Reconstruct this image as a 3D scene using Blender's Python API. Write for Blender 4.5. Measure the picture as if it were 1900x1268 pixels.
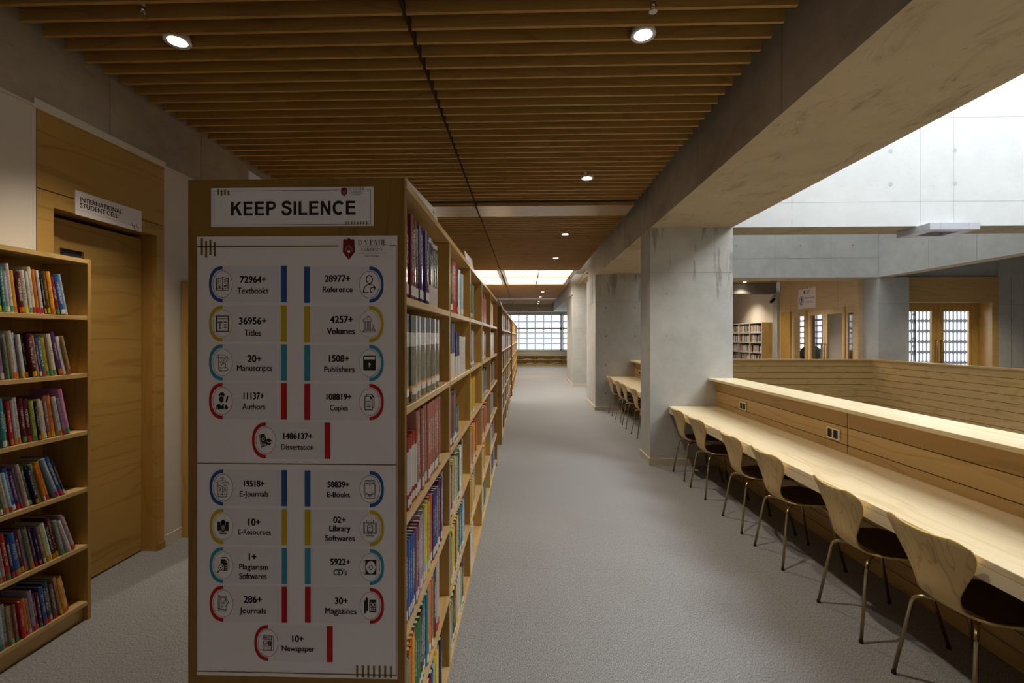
import bpy, bmesh, math, random
from mathutils import Vector, Matrix

for _o in list(bpy.data.objects):
    bpy.data.objects.remove(_o)
sc = bpy.context.scene
C = sc.collection
R = math.radians
random.seed(7)

# ------------------------------------------------------------------ camera
EYE = 1.65
FPX = 844.4
cam = bpy.data.cameras.new('camera')
cam.sensor_width = 36.0
cam.lens = 36.0 * FPX / 1900.0
cam.shift_y = -8.9 / 1900.0
cam.clip_start = 0.05
cam_o = bpy.data.objects.new('camera', cam)
C.objects.link(cam_o)
cam_o.location = (0, 0, EYE)
cam_o.rotation_euler = (R(90), 0, math.atan2(24.2, FPX))
sc.camera = cam_o

# ------------------------------------------------------------------ sky and daylight
w = bpy.data.worlds.new('sky')
sc.world = w
w.use_nodes = True
w.node_tree.nodes['Background'].inputs[0].default_value = (0.80, 0.89, 1.0, 1)
w.node_tree.nodes['Background'].inputs[1].default_value = 1.0
sc.view_settings.view_transform = 'Standard'
sc.view_settings.look = 'None'
sc.view_settings.exposure = 0.0
sc.view_settings.gamma = 1.0
sc.view_settings.use_curve_mapping = False


def area(name, loc, rot, sx, sy, power, col, spread=180):
    l = bpy.data.lights.new(name, 'AREA')
    l.shape = 'RECTANGLE'
    l.size, l.size_y = sx, sy
    l.energy = power
    l.color = col
    l.spread = R(spread)
    o = bpy.data.objects.new(name, l)
    C.objects.link(o)
    o.location = loc
    o.rotation_euler = rot
    return o


# daylight that falls through the roof opening over the atrium, and an added side light
area('skylight_daylight', (5.45, 3.3, 9.5), (0, 0, 0), 5.3, 4.8, 820, (0.90, 0.95, 1.0))
area('added_side_daylight', (8.15, 1.9, 7.0), (0, R(55), 0), 4.0, 4.2, 950, (0.92, 0.96, 1.0))  # added lamp from the right, brightens floor and desk; no window there
area('far_skylight_daylight', (5.5, 8.6, 9.5), (0, 0, 0), 5.2, 4.0, 330, (0.92, 0.96, 1.0))
# daylight that enters by the end window of the aisle and the screens
area('screen_daylight', (11.0, 13.1, 1.8), (R(-90), 0, 0), 3.6, 2.2, 90, (0.90, 0.95, 1.0))


# ------------------------------------------------------------------ materials
def nt(name, rough=0.6, spec=0.3, col=(0.5, 0.5, 0.5)):
    m = bpy.data.materials.new(name)
    m.use_nodes = True
    n, l = m.node_tree.nodes, m.node_tree.links
    b = n['Principled BSDF']
    b.inputs['Roughness'].default_value = rough
    b.inputs['Specular IOR Level'].default_value = spec
    b.inputs['Base Color'].default_value = (*col, 1)
    return m, n, l, b


def math_node(n, l, op, a, b=None, clamp=False):
    x = n.new('ShaderNodeMath')
    x.operation = op
    x.use_clamp = clamp
    for i, v in enumerate((a, b)):
        if v is None:
            continue
        if isinstance(v, (int, float)):
            x.inputs[i].default_value = v
        else:
            l.new(v, x.inputs[i])
    return x.outputs[0]


def mixc(n, l, fac, a, b, mode='MIX'):
    x = n.new('ShaderNodeMix')
    x.data_type = 'RGBA'
    x.blend_type = mode
    for k, v in ((0, fac), (6, a), (7, b)):
        if isinstance(v, (int, float)):
            x.inputs[k].default_value = v
        elif isinstance(v, tuple):
            x.inputs[k].default_value = (*v[:3], 1)
        else:
            l.new(v, x.inputs[k])
    return x.outputs[2]


def coords(n, l, scale, rnd=True, kind='Object'):
    tc = n.new('ShaderNodeTexCoord')
    mp = n.new('ShaderNodeMapping')
    mp.inputs['Scale'].default_value = scale
    l.new(tc.outputs[kind], mp.inputs['Vector'])
    if rnd:
        oi = n.new('ShaderNodeObjectInfo')
        cb = n.new('ShaderNodeCombineXYZ')
        v = math_node(n, l, 'MULTIPLY', oi.outputs['Random'], 37.0)
        for i in range(3):
            l.new(v, cb.inputs[i])
        l.new(cb.outputs[0], mp.inputs['Location'])
    return mp.outputs[0]


def noise(n, l, vec, scale=1.0, detail=3.0, rough=0.55, dist=0.0):
    x = n.new('ShaderNodeTexNoise')
    x.inputs['Scale'].default_value = scale
    x.inputs['Detail'].default_value = detail
    x.inputs['Roughness'].default_value = rough
    x.inputs['Distortion'].default_value = dist
    l.new(vec, x.inputs['Vector'])
    return x.outputs['Fac']


def ramp(n, l, fac, stops):
    x = n.new('ShaderNodeValToRGB')
    e = x.color_ramp.elements
    while len(e) < len(stops):
        e.new(0.5)
    for k, (p, c) in zip(e, stops):
        k.position = p
        k.color = (*c, 1) if isinstance(c, tuple) else (c, c, c, 1)
    l.new(fac, x.inputs[0])
    return x.outputs[0]


def bump(n, l, b, h, strength=0.2, dist=0.01):
    x = n.new('ShaderNodeBump')
    x.inputs['Strength'].default_value = strength
    x.inputs['Distance'].default_value = dist
    l.new(h, x.inputs['Height'])
    l.new(x.outputs[0], b.inputs['Normal'])


def wood(name, c1, c2, axis='Z', rough=0.42, spec=0.35, lines=0.5, fig=1.0):
    m, n, l, b = nt(name, rough, spec)
    i = 'XYZ'.index(axis)
    fine = [42.0] * 3
    fine[i] = 1.6
    big = [3.2 * fig] * 3
    big[i] = 0.42 * fig
    f1 = noise(n, l, coords(n, l, fine), 1.0, 4.0, 0.6)
    f2 = noise(n, l, coords(n, l, big), 1.0, 2.0, 0.5)
    s = math_node(n, l, 'SINE', math_node(n, l, 'MULTIPLY', f2, 55.0))
    thin = ramp(n, l, s, [(0.0, 0.0), (0.72, 0.0), (0.98, 1.0)])
    g = ramp(n, l, f1, [(0.3, 0.0), (0.7, 1.0)])
    base = mixc(n, l, g, c1, tuple(0.82 * a + 0.18 * q for a, q in zip(c1, c2)))
    tone = ramp(n, l, f2, [(0.3, 0.0), (0.7, 1.0)])
    base = mixc(n, l, math_node(n, l, 'MULTIPLY', tone, 0.25), base, c2)
    fac = math_node(n, l, 'MULTIPLY', math_node(n, l, 'MULTIPLY', thin, lines), math_node(n, l, 'ADD', 0.35, g))
    l.new(mixc(n, l, fac, base, c2), b.inputs['Base Color'])
    return m


def concrete(name, c, dark=0.72, stain=0.0, stain_col=(0.16, 0.10, 0.045), rough=0.8, sc_=1.0, drips=0.0):
    m, n, l, b = nt(name, rough, 0.2)
    v = coords(n, l, (sc_, sc_, sc_), False)
    f1 = noise(n, l, v, 0.9, 5.0, 0.62, 0.3)
    f2 = noise(n, l, v, 6.0, 5.0, 0.6)
    f3 = noise(n, l, v, 45.0, 2.0)
    t = math_node(n, l, 'ADD', math_node(n, l, 'MULTIPLY', f1, 0.6), math_node(n, l, 'MULTIPLY', f2, 0.4))
    g = ramp(n, l, t, [(0.34, 0.0), (0.64, 1.0)])
    col = mixc(n, l, g, tuple(dark * a for a in c), c)
    pores = ramp(n, l, f3, [(0.0, 1.0), (0.25, 1.0), (0.30, 0.0)])
    col = mixc(n, l, math_node(n, l, 'MULTIPLY', pores, 0.5), col, tuple(0.45 * a for a in c))
    if drips:
        tc = n.new('ShaderNodeTexCoord')
        sp = n.new('ShaderNodeSeparateXYZ')
        l.new(tc.outputs['Object'], sp.inputs[0])
        st = noise(n, l, coords(n, l, (7.0, 7.0, 0.9), False), 1.0, 5.0, 0.65, 0.4)
        zz = ramp(n, l, math_node(n, l, 'DIVIDE', sp.outputs[2], 3.1), [(0.55, 0.0), (1.0, 1.0)])
        k = ramp(n, l, math_node(n, l, 'ADD', st, math_node(n, l, 'MULTIPLY', zz, 0.16)), [(0.67, 0.0), (0.74, 1.0)])
        col = mixc(n, l, math_node(n, l, 'MULTIPLY', k, drips), col, (0.17, 0.15, 0.115))
    if stain:
        s1 = noise(n, l, coords(n, l, (2.2, 1.0, 2.2), False), 1.6, 7.0, 0.72, 0.6)
        s2 = noise(n, l, coords(n, l, (9.0, 3.5, 9.0), False), 2.0, 4.0, 0.7)
        s3 = noise(n, l, coords(n, l, (16.0, 5.0, 16.0), False), 1.6, 5.0, 0.75, 1.0)
        speck = ramp(n, l, s3, [(0.60, 0.0), (0.66, 1.0)])
        col = mixc(n, l, math_node(n, l, 'MULTIPLY', math_node(n, l, 'MULTIPLY', speck, ramp(n, l, s1, [(0.42, 0.0), (0.56, 1.0)])), 0.7 * stain), col, tuple(0.4 * x for x in c))
        a = ramp(n, l, s1, [(0.52, 0.0), (0.66, 1.0)])
        d = ramp(n, l, s2, [(0.56, 0.0), (0.68, 1.0)])
        k = math_node(n, l, 'MULTIPLY', math_node(n, l, 'ADD', math_node(n, l, 'MULTIPLY', a, 0.35), math_node(n, l, 'MULTIPLY', math_node(n, l, 'MULTIPLY', a, d), 0.8)), stain, True)
        col = mixc(n, l, k, col, stain_col)
    l.new(col, b.inputs['Base Color'])
    bump(n, l, b, f2, 0.12, 0.02)
    return m


def plain(name, c, rough=0.6, spec=0.3, metal=0.0, vary=0.06):
    m, n, l, b = nt(name, rough, spec)
    b.inputs['Metallic'].default_value = metal
    f = noise(n, l, coords(n, l, (9, 9, 9)), 1.0, 3.0)
    l.new(mixc(n, l, f, tuple((1 - vary) * x for x in c), tuple(min(1, (1 + vary) * x) for x in c)), b.inputs['Base Color'])
    return m


def glow(name, c, s):
    m, n, l, b = nt(name, 0.5, 0.1, c)
    b.inputs['Emission Color'].default_value = (*c, 1)
    b.inputs['Emission Strength'].default_value = s
    return m


def carpet_mat():
    m, n, l, b = nt('carpet', 0.95, 0.05)
    v = coords(n, l, (1, 1, 1), False)
    tc = n.new('ShaderNodeTexCoord')
    sx = n.new('ShaderNodeSeparateXYZ')
    l.new(tc.outputs['Object'], sx.inputs[0])
    fib = noise(n, l, coords(n, l, (190, 95, 1), False), 1.0, 3.0, 0.75)
    mott = noise(n, l, v, 1.4, 4.0)
    rib = math_node(n, l, 'SINE', math_node(n, l, 'MULTIPLY', sx.outputs[0], 1250.0))
    g = ramp(n, l, fib, [(0.36, 0.0), (0.64, 1.0)])
    col = mixc(n, l, g, (0.155, 0.154, 0.157), (0.43, 0.425, 0.425))
    col = mixc(n, l, math_node(n, l, 'MULTIPLY', math_node(n, l, 'ADD', rib, 1.0), 0.10), col, (0.12, 0.12, 0.12))
    col = mixc(n, l, math_node(n, l, 'MULTIPLY', ramp(n, l, mott, [(0.4, 0.0), (0.7, 1.0)]), 0.10), col, (0.15, 0.14, 0.13))
    seams = None
    for ax, off in ((0, 0.13), (1, 0.31)):
        fr = math_node(n, l, 'FRACT', math_node(n, l, 'DIVIDE', math_node(n, l, 'ADD', sx.outputs[ax], 30.0 + off), 0.61))
        s = math_node(n, l, 'LESS_THAN', fr, 0.006)
        seams = s if seams is None else math_node(n, l, 'MAXIMUM', seams, s)
    col = mixc(n, l, math_node(n, l, 'MULTIPLY', seams, 0.17), col, (0.08, 0.08, 0.08))
    l.new(col, b.inputs['Base Color'])
    bump(n, l, b, math_node(n, l, 'ADD', fib, math_node(n, l, 'MULTIPLY', rib, 0.2)), 0.4, 0.003)
    return m


def cover_mat(name, c, mark, amt=0.75, rough=0.35, band=None):
    """printed book cover: plain colour with illegible print flecks along the middle of the spine"""
    m, n, l, b = nt(name, rough, 0.45)
    tc = n.new('ShaderNodeTexCoord')
    sp = n.new('ShaderNodeSeparateXYZ')
    l.new(tc.outputs['Generated'], sp.inputs[0])
    oi = n.new('ShaderNodeObjectInfo')
    r = oi.outputs['Random']
    z, y = sp.outputs[2], sp.outputs[1]
    nv = coords(n, l, (60, 150, 420))
    f = noise(n, l, nv, 1.0, 1.0)
    fl = ramp(n, l, f, [(0.5, 0.0), (0.54, 1.0)])
    lo = math_node(n, l, 'ADD', 0.22, math_node(n, l, 'MULTIPLY', r, 0.18))
    hi = math_node(n, l, 'SUBTRACT', 0.92, math_node(n, l, 'MULTIPLY', r, 0.2))
    inz = math_node(n, l, 'MULTIPLY', math_node(n, l, 'GREATER_THAN', z, lo), math_node(n, l, 'LESS_THAN', z, hi))
    iny = math_node(n, l, 'LESS_THAN', math_node(n, l, 'ABSOLUTE', math_node(n, l, 'SUBTRACT', y, 0.5)), 0.24)
    k = math_node(n, l, 'MULTIPLY', math_node(n, l, 'MULTIPLY', inz, iny), math_node(n, l, 'MULTIPLY', fl, amt))
    hs = n.new('ShaderNodeHueSaturation')
    hs.inputs['Color'].default_value = (*c, 1)
    l.new(math_node(n, l, 'ADD', 0.8, math_node(n, l, 'MULTIPLY', r, 0.4)), hs.inputs['Value'])
    col = hs.outputs[0]
    if band:
        for (a0, a1, bc) in band:
            inb = math_node(n, l, 'MULTIPLY', math_node(n, l, 'GREATER_THAN', z, a0), math_node(n, l, 'LESS_THAN', z, a1))
            col = mixc(n, l, inb, col, bc)
    l.new(mixc(n, l, k, col, mark), b.inputs['Base Color'])
    return m


M = {}
M['bookcase_v'] = wood('golden_maple_vertical', (0.52, 0.315, 0.085), (0.33, 0.18, 0.04), 'Z', 0.36, 0.4, fig=1.3)
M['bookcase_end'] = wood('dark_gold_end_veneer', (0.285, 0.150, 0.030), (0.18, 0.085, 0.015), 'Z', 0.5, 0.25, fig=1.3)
M['bookcase_y'] = wood('golden_maple_long', (0.64, 0.435, 0.18), (0.42, 0.26, 0.09), 'Y', 0.3, 0.5, fig=1.3)
M['bookcase_x'] = wood('golden_maple_cross', (0.62, 0.45, 0.20), (0.42, 0.28, 0.10), 'X', fig=1.3)
M['slat'] = wood('ceiling_slat_wood', (0.47, 0.275, 0.085), (0.29, 0.155, 0.045), 'X', 0.5, 0.2, fig=1.5)
M['board'] = wood('ceiling_board_wood', (0.42, 0.27, 0.12), (0.28, 0.16, 0.06), 'X', 0.28, 0.5)
M['door'] = wood('door_veneer', (0.47, 0.29, 0.078), (0.30, 0.165, 0.04), 'Y', 0.4, 0.35, 0.6)
M['jamb'] = wood('jamb_veneer', (0.44, 0.25, 0.055), (0.28, 0.145, 0.03), 'Z', 0.4, 0.35, 0.4)
M['desk'] = wood('pale_maple_desk', (0.76, 0.64, 0.42), (0.56, 0.41, 0.20), 'Y', 0.34, 0.4, 0.45)
M['parapet'] = wood('maple_parapet', (0.50, 0.32, 0.125), (0.33, 0.19, 0.06), 'Y', 0.42, 0.35, 0.55)
M['pale_y'] = wood('pale_maple_wall', (0.62, 0.47, 0.28), (0.46, 0.31, 0.15), 'Y', 0.42, 0.3, 0.4)
M['parapet_x'] = wood('maple_parapet_cross', (0.50, 0.32, 0.125), (0.33, 0.19, 0.06), 'X', 0.42, 0.35, 0.55)
M['groove'] = plain('dark_groove', (0.045, 0.028, 0.012), 0.9, 0.05)
M['chair_wood'] = wood('chair_beech', (0.72, 0.51, 0.20), (0.45, 0.28, 0.09), 'Z', 0.35, 0.4, 0.75, 2.2)
M['chair_seat'] = plain('seat_dark_brown', (0.058, 0.026, 0.012), 0.5, 0.3)
M['brass'] = plain('brushed_bronze_tube', (0.42, 0.33, 0.19), 0.28, 0.5, 1.0)
M['black'] = plain('black_rubber', (0.02, 0.018, 0.016), 0.7, 0.2)
M['concrete'] = concrete('fair_faced_concrete', (0.47, 0.465, 0.435), 0.76)
M['concrete_column'] = concrete('column_concrete', (0.50, 0.49, 0.455), 0.76, drips=0.6)
M['concrete_beam'] = concrete('beam_concrete', (0.45, 0.40, 0.32), 0.68, 0.5)
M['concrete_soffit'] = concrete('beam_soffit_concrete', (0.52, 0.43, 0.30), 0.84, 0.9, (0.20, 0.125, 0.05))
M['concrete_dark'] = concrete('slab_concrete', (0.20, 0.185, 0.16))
M['concrete_white'] = concrete('pale_concrete', (0.52, 0.525, 0.515), 0.88)
M['baseboard'] = plain('pale_baseboard', (0.52, 0.46, 0.36), 0.6, 0.2)
M['joint_pale'] = plain('pale_concrete_joint', (0.38, 0.385, 0.375), 0.9, 0.05)
M['joint'] = plain('concrete_joint', (0.25, 0.24, 0.215), 0.9, 0.05)
M['plaster'] = plain('white_plaster', (0.66, 0.63, 0.57), 0.85, 0.1, 0, 0.03)
M['carpet'] = carpet_mat()
M['paper'] = plain('lilac_white_paper', (0.80, 0.735, 0.745), 0.5, 0.3, 0, 0.015)
M['paper_tint'] = plain('grey_tint_print', (0.72, 0.665, 0.69), 0.5, 0.3, 0, 0.015)
M['ink'] = plain('black_ink', (0.022, 0.02, 0.018), 0.6, 0.2)
M['ink_bronze'] = plain('bronze_ink', (0.20, 0.115, 0.022), 0.6, 0.2)
M['ink_blue'] = plain('blue_ink', (0.028, 0.085, 0.27), 0.5, 0.2)
M['ink_yellow'] = plain('mustard_ink', (0.52, 0.36, 0.012), 0.5, 0.2)
M['ink_teal'] = plain('teal_ink', (0.045, 0.26, 0.37), 0.5, 0.2)
M['ink_red'] = plain('red_ink', (0.44, 0.012, 0.016), 0.5, 0.2)
M['ink_maroon'] = plain('maroon_ink', (0.17, 0.018, 0.014), 0.5, 0.2)
M['sign_white'] = plain('white_sign_board', (0.82, 0.78, 0.80), 0.4, 0.35, 0, 0.015)
M['pages'] = plain('page_edges', (0.60, 0.52, 0.38), 0.85, 0.1, 0, 0.15)
M['metal_white'] = plain('white_metal', (0.72, 0.74, 0.78), 0.35, 0.4)
M['metal_mid'] = plain('pale_grey_metal', (0.40, 0.41, 0.44), 0.4, 0.4)
M['metal_grey'] = plain('grey_metal', (0.36, 0.34, 0.32), 0.4, 0.4)
M['chrome'] = plain('polished_metal', (0.62, 0.58, 0.52), 0.2, 0.5, 1.0)
M['lamp'] = glow('lamp_diffuser', (1.0, 0.93, 0.82), 30.0)
M['panel_light'] = glow('ceiling_panel_diffuser', (1.0, 0.94, 0.84), 12.0)
M['window_pane'] = glow('daylit_frosted_pane', (0.90, 0.95, 1.0), 2.4)
M['window_far'] = glow('daylit_far_pane', (0.92, 0.96, 1.0), 1.6)
M['window_frame'] = plain('pale_window_frame', (0.72, 0.77, 0.85), 0.5, 0.3)
M['window_lattice'] = glow('glowing_mullion_lattice', (0.62, 0.76, 1.0), 0.36)  # thin mullions glow faintly; their daylight brightness is put in as emission
M['lattice'] = plain('screen_concrete', (0.34, 0.37, 0.44), 0.8, 0.15)
M['grey_panel'] = plain('blue_grey_panel', (0.22, 0.245, 0.29), 0.6, 0.2)
M['green_dark'] = plain('dark_green_fabric', (0.03, 0.05, 0.035), 0.9, 0.1)


def glass_mat():
    m, n, l, b = nt('clear_glass', 0.03, 0.5, (0.96, 0.98, 1.0))
    tr = n.new('ShaderNodeBsdfTransparent')
    gl = n.new('ShaderNodeBsdfGlossy')
    gl.inputs['Roughness'].default_value = 0.04
    mx = n.new('ShaderNodeMixShader')
    mx.inputs[0].default_value = 0.10
    l.new(tr.outputs[0], mx.inputs[1])
    l.new(gl.outputs[0], mx.inputs[2])
    l.new(mx.outputs[0], n['Material Output'].inputs[0])
    return m


M['glass'] = glass_mat()
mm, n_, l_, b_ = nt('door_slot_glass', 0.15, 0.5, (0.05, 0.06, 0.07))
M['slot_glass'] = mm


# ------------------------------------------------------------------ mesh helpers
class MB:
    def __init__(s):
        s.v, s.f, s.m = [], [], []

    def add(s, vs, fs, mi=0):
        k = len(s.v)
        s.v += [tuple(p) for p in vs]
        for f in fs:
            s.f.append([k + i for i in f])
            s.m.append(mi)

    def box(s, x0, x1, y0, y1, z0, z1, mi=0):
        s.add([(x0, y0, z0), (x1, y0, z0), (x1, y1, z0), (x0, y1, z0), (x0, y0, z1), (x1, y0, z1), (x1, y1, z1), (x0, y1, z1)],
              [(0, 3, 2, 1), (4, 5, 6, 7), (0, 1, 5, 4), (1, 2, 6, 5), (2, 3, 7, 6), (3, 0, 4, 7)], mi)
        return s

    def prism(s, poly, h0, h1, axis='Z', mi=0):
        """poly counter-clockwise in the plane across axis; Z: (x,y), Y: (x,z), X: (y,z)"""
        def P(a, b, h):
            return {'Z': (a, b, h), 'Y': (a, h, b), 'X': (h, a, b)}[axis]
        n = len(poly)
        vs = [P(a, b, h0) for a, b in poly] + [P(a, b, h1) for a, b in poly]
        s.add(vs, [tuple(range(n))[::-1], tuple(range(n, 2 * n))] + [(i, (i + 1) % n, n + (i + 1) % n, n + i) for i in range(n)], mi)
        return s

    def tube(s, path, r, n=10, mi=0, cap=True):
        P = [Vector(p) for p in path]
        rings = []
        up = Vector((0.31, 0.17, 0.93)).normalized()
        for i, p in enumerate(P):
            d = (P[min(i + 1, len(P) - 1)] - P[max(i - 1, 0)]).normalized()
            u = d.cross(up)
            if u.length < 1e-3:
                u = d.cross(Vector((1, 0, 0)))
            u.normalize()
            v = d.cross(u)
            rr = r[i] if isinstance(r, (list, tuple)) else r
            rings.append([p + (u * math.cos(6.28318 * k / n) + v * math.sin(6.28318 * k / n)) * rr for k in range(n)])
        vs = [q for g in rings for q in g]
        fs = []
        for i in range(len(P) - 1):
            for k in range(n):
                a, b = i * n + k, i * n + (k + 1) % n
                fs.append((a, b, b + n, a + n))
        if cap:
            fs.append(tuple(range(n))[::-1])
            fs.append(tuple((len(P) - 1) * n + k for k in range(n)))
        s.add(vs, fs, mi)
        return s

    def lathe(s, prof, c, n=24, mi=0):
        """prof: (radius, z) from first to last ring, turned about the vertical through c"""
        vs = []
        for r, z in prof:
            vs += [(c[0] + r * math.cos(6.28318 * k / n), c[1] + r * math.sin(6.28318 * k / n), c[2] + z) for k in range(n)]
        fs = []
        for i in range(len(prof) - 1):
            for k in range(n):
                a, b = i * n + k, i * n + (k + 1) % n
                fs.append((a, b, b + n, a + n))
        fs.append(tuple(range(n))[::-1])
        fs.append(tuple((len(prof) - 1) * n + k for k in range(n)))
        s.add(vs, fs, mi)
        return s

    def disc(s, c, r, nrm='Y', n=14, mi=0):
        vs = []
        for k in range(n):
            a = 6.28318 * k / n
            u, v = r * math.cos(a), r * math.sin(a)
            vs.append({'X': (c[0], c[1] + u, c[2] + v), 'Y': (c[0] + u, c[1], c[2] + v), 'Z': (c[0] + u, c[1] + v, c[2])}[nrm])
        s.add(vs, [tuple(range(n))], mi)
        return s

    def build(s, name, mats, parent=None, smooth=False, loc=None):
        me = bpy.data.meshes.new(name)
        me.from_pydata(s.v, [], s.f)
        if not isinstance(mats, (list, tuple)):
            mats = [mats]
        for k in mats:
            me.materials.append(k)
        me.polygons.foreach_set('material_index', s.m)
        if smooth:
            me.polygons.foreach_set('use_smooth', [True] * len(s.f))
        me.update()
        bm = bmesh.new()
        bm.from_mesh(me)
        bmesh.ops.recalc_face_normals(bm, faces=bm.faces)
        bm.to_mesh(me)
        bm.free()
        o = bpy.data.objects.new(name, me)
        C.objects.link(o)
        if parent is not None:
            o.parent = parent
        if loc:
            o.location = loc
        return o


def tag(o, label=None, cat=None, group=None, kind=None):
    for k, v in (('label', label), ('category', cat), ('group', group), ('kind', kind)):
        if v:
            o[k] = v
    return o


def thing(name, label, cat, loc=(0, 0, 0), group=None):
    o = bpy.data.objects.new(name, None)
    o.empty_display_size = 0.05
    C.objects.link(o)
    o.location = loc
    return tag(o, label, cat, group)


def struct(name, mb, mats, parent=None):
    o = mb.build(name, mats, parent)
    if parent is None:
        o['kind'] = 'structure'
    return o


def bevel(o, wd=0.003, seg=2):
    b = o.modifiers.new('edge', 'BEVEL')
    b.width = wd
    b.segments = seg
    b.limit_method = 'ANGLE'
    return o


def copy_tree(o, parent=None):
    c = o.copy()
    C.objects.link(c)
    if parent is not None:
        c.parent = parent
    for ch in list(o.children):
        copy_tree(ch, c)
    return c


# ------------------------------------------------------------------ lettering
def text_mesh(body, bold=0.0, spacing=1.0):
    cu = bpy.data.curves.new('lettering', 'FONT')
    cu.body = body
    cu.offset = bold
    cu.space_character = spacing
    cu.resolution_u = 5
    o = bpy.data.objects.new('lettering', cu)
    C.objects.link(o)
    bpy.context.view_layer.update()
    dg = bpy.context.evaluated_depsgraph_get()
    me = bpy.data.meshes.new_from_object(o.evaluated_get(dg))
    vs = [(v.co.x, v.co.y) for v in me.vertices]
    fs = [tuple(p.vertices) for p in me.polygons]
    bpy.data.objects.remove(o)
    bpy.data.curves.remove(cu)
    bpy.data.meshes.remove(me)
    return vs, fs


_H = text_mesh('H')
CAP = max(y for x, y in _H[0]) - min(y for x, y in _H[0])


def put_text(mb, P, body, x0, x1, base, cap, mi, bold=0.0, spacing=1.0, heavy=0.0):
    """letters fitted between x0 and x1 on a baseline (y down); P maps (x, y) to a point"""
    vs, fs = text_mesh(body, bold, spacing)
    a, b = min(v[0] for v in vs), max(v[0] for v in vs)
    kx, ky = (x1 - x0) / (b - a), cap / CAP
    for dx, dy in (((0, 0),) if heavy <= 0 else ((-heavy, 0), (heavy, 0), (0, heavy * 0.7), (0, -heavy * 0.7))):
        mb.add([P(x0 + dx + (x - a) * kx, base + dy - y * ky) for x, y in vs], fs, mi)


class Draw:
    """flat line art: coordinates (x right, y down) mapped to points by P"""
    def __init__(s, mb, P, mi):
        s.mb, s.P, s.mi = mb, P, mi

    def poly(s, pts, mi=None):
        s.mb.add([s.P(*p) for p in pts], [tuple(range(len(pts)))], s.mi if mi is None else mi)

    def rect(s, x0, y0, x1, y1, mi=None):
        s.poly([(x0, y0), (x1, y0), (x1, y1), (x0, y1)], mi)

    def line(s, pts, wd=1.0, closed=False, mi=None):
        n = len(pts)
        L, Rr = [], []
        for i in range(n):
            p0 = pts[(i - 1) % n] if closed or i > 0 else None
            p1 = pts[(i + 1) % n] if closed or i < n - 1 else None
            d = []
            if p0 is not None:
                d.append((pts[i][0] - p0[0], pts[i][1] - p0[1]))
            if p1 is not None:
                d.append((p1[0] - pts[i][0], p1[1] - pts[i][1]))
            nn = []
            for (x, y) in d:
                q = math.hypot(x, y) or 1e-6
                nn.append((-y / q, x / q))
            nx, ny = sum(a for a, _ in nn) / len(nn), sum(b for _, b in nn) / len(nn)
            q = nx * nx + ny * ny
            k = wd / 2 / max(q, 0.25)
            L.append((pts[i][0] + nx * k, pts[i][1] + ny * k))
            Rr.append((pts[i][0] - nx * k, pts[i][1] - ny * k))
        fs = []
        for i in range(n if closed else n - 1):
            j = (i + 1) % n
            fs.append((i, j, n + j, n + i))
        s.mb.add([s.P(*p) for p in L + Rr], fs, s.mi if mi is None else mi)

    def box(s, x0, y0, x1, y1, wd=1.0, mi=None):
        s.line([(x0, y0), (x1, y0), (x1, y1), (x0, y1)], wd, True, mi)

    def ring(s, cx, cy, rx, ry, wd=0.8, n=40, mi=None):
        s.line([(cx + rx * math.cos(6.28318 * k / n), cy + ry * math.sin(6.28318 * k / n)) for k in range(n)], wd, True, mi)

    def disc(s, cx, cy, rx, ry=None, n=24, mi=None):
        ry = rx if ry is None else ry
        s.poly([(cx + rx * math.cos(6.28318 * k / n), cy + ry * math.sin(6.28318 * k / n)) for k in range(n)], mi)

    def arc(s, cx, cy, rx, ry, a0, a1, wd, n=16, mi=None):
        s.line([(cx + rx * math.cos(R(a0 + (a1 - a0) * k / n)), cy + ry * math.sin(R(a0 + (a1 - a0) * k / n))) for k in range(n + 1)], wd, False, mi)


# ------------------------------------------------------------------ the setting
XL, XB, YE = -2.83, 1.61, 25.9          # left wall face, beam face, end wall
ZB, ZS, ZC = 3.05, 3.40, 3.75           # underside of beams, of the slats, of the slab
YN = -3.5                               # wall behind the viewer


def beam(name, x0, x1, y0, y1, z0, z1, side, soffit, extra=None, joint=None):
    m = MB()
    m.add([(x0, y0, z0), (x1, y0, z0), (x1, y1, z0), (x0, y1, z0), (x0, y0, z1), (x1, y0, z1), (x1, y1, z1), (x0, y1, z1)],
          [(4, 5, 6, 7), (0, 1, 5, 4), (1, 2, 6, 5), (2, 3, 7, 6), (3, 0, 4, 7)], 0)
    m.add([(x0, y0, z0), (x1, y0, z0), (x1, y1, z0), (x0, y1, z0)], [(0, 3, 2, 1)], 1)
    if extra:
        extra(m)
    return struct(name, m, [side, soffit, joint or M['joint'], M['groove']])


fl = MB()
fl.box(XL - 0.3, 2.45, YN, YE, -0.3, 0)
fl.box(2.45, 13.2, 10.99, 20.2, -0.3, 0)
fl.box(2.45, 2.8, 6.36, 10.99, -0.3, -0.001)
fl.box(2.45, 4.2, 20.2, YE, -0.3, 0)
fl.box(8.1, 13.2, YN, 10.99, -0.3, 0)
struct('floor', fl, M['carpet'])
struct('floor_lower', MB().box(2.45, 8.4, YN, 11, -4.2, -4.0), M['concrete_dark'])

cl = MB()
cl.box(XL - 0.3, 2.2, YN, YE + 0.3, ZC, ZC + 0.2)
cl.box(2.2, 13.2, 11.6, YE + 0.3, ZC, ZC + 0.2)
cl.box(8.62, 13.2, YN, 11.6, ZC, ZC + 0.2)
struct('ceiling', cl, M['concrete_dark'])

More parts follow.
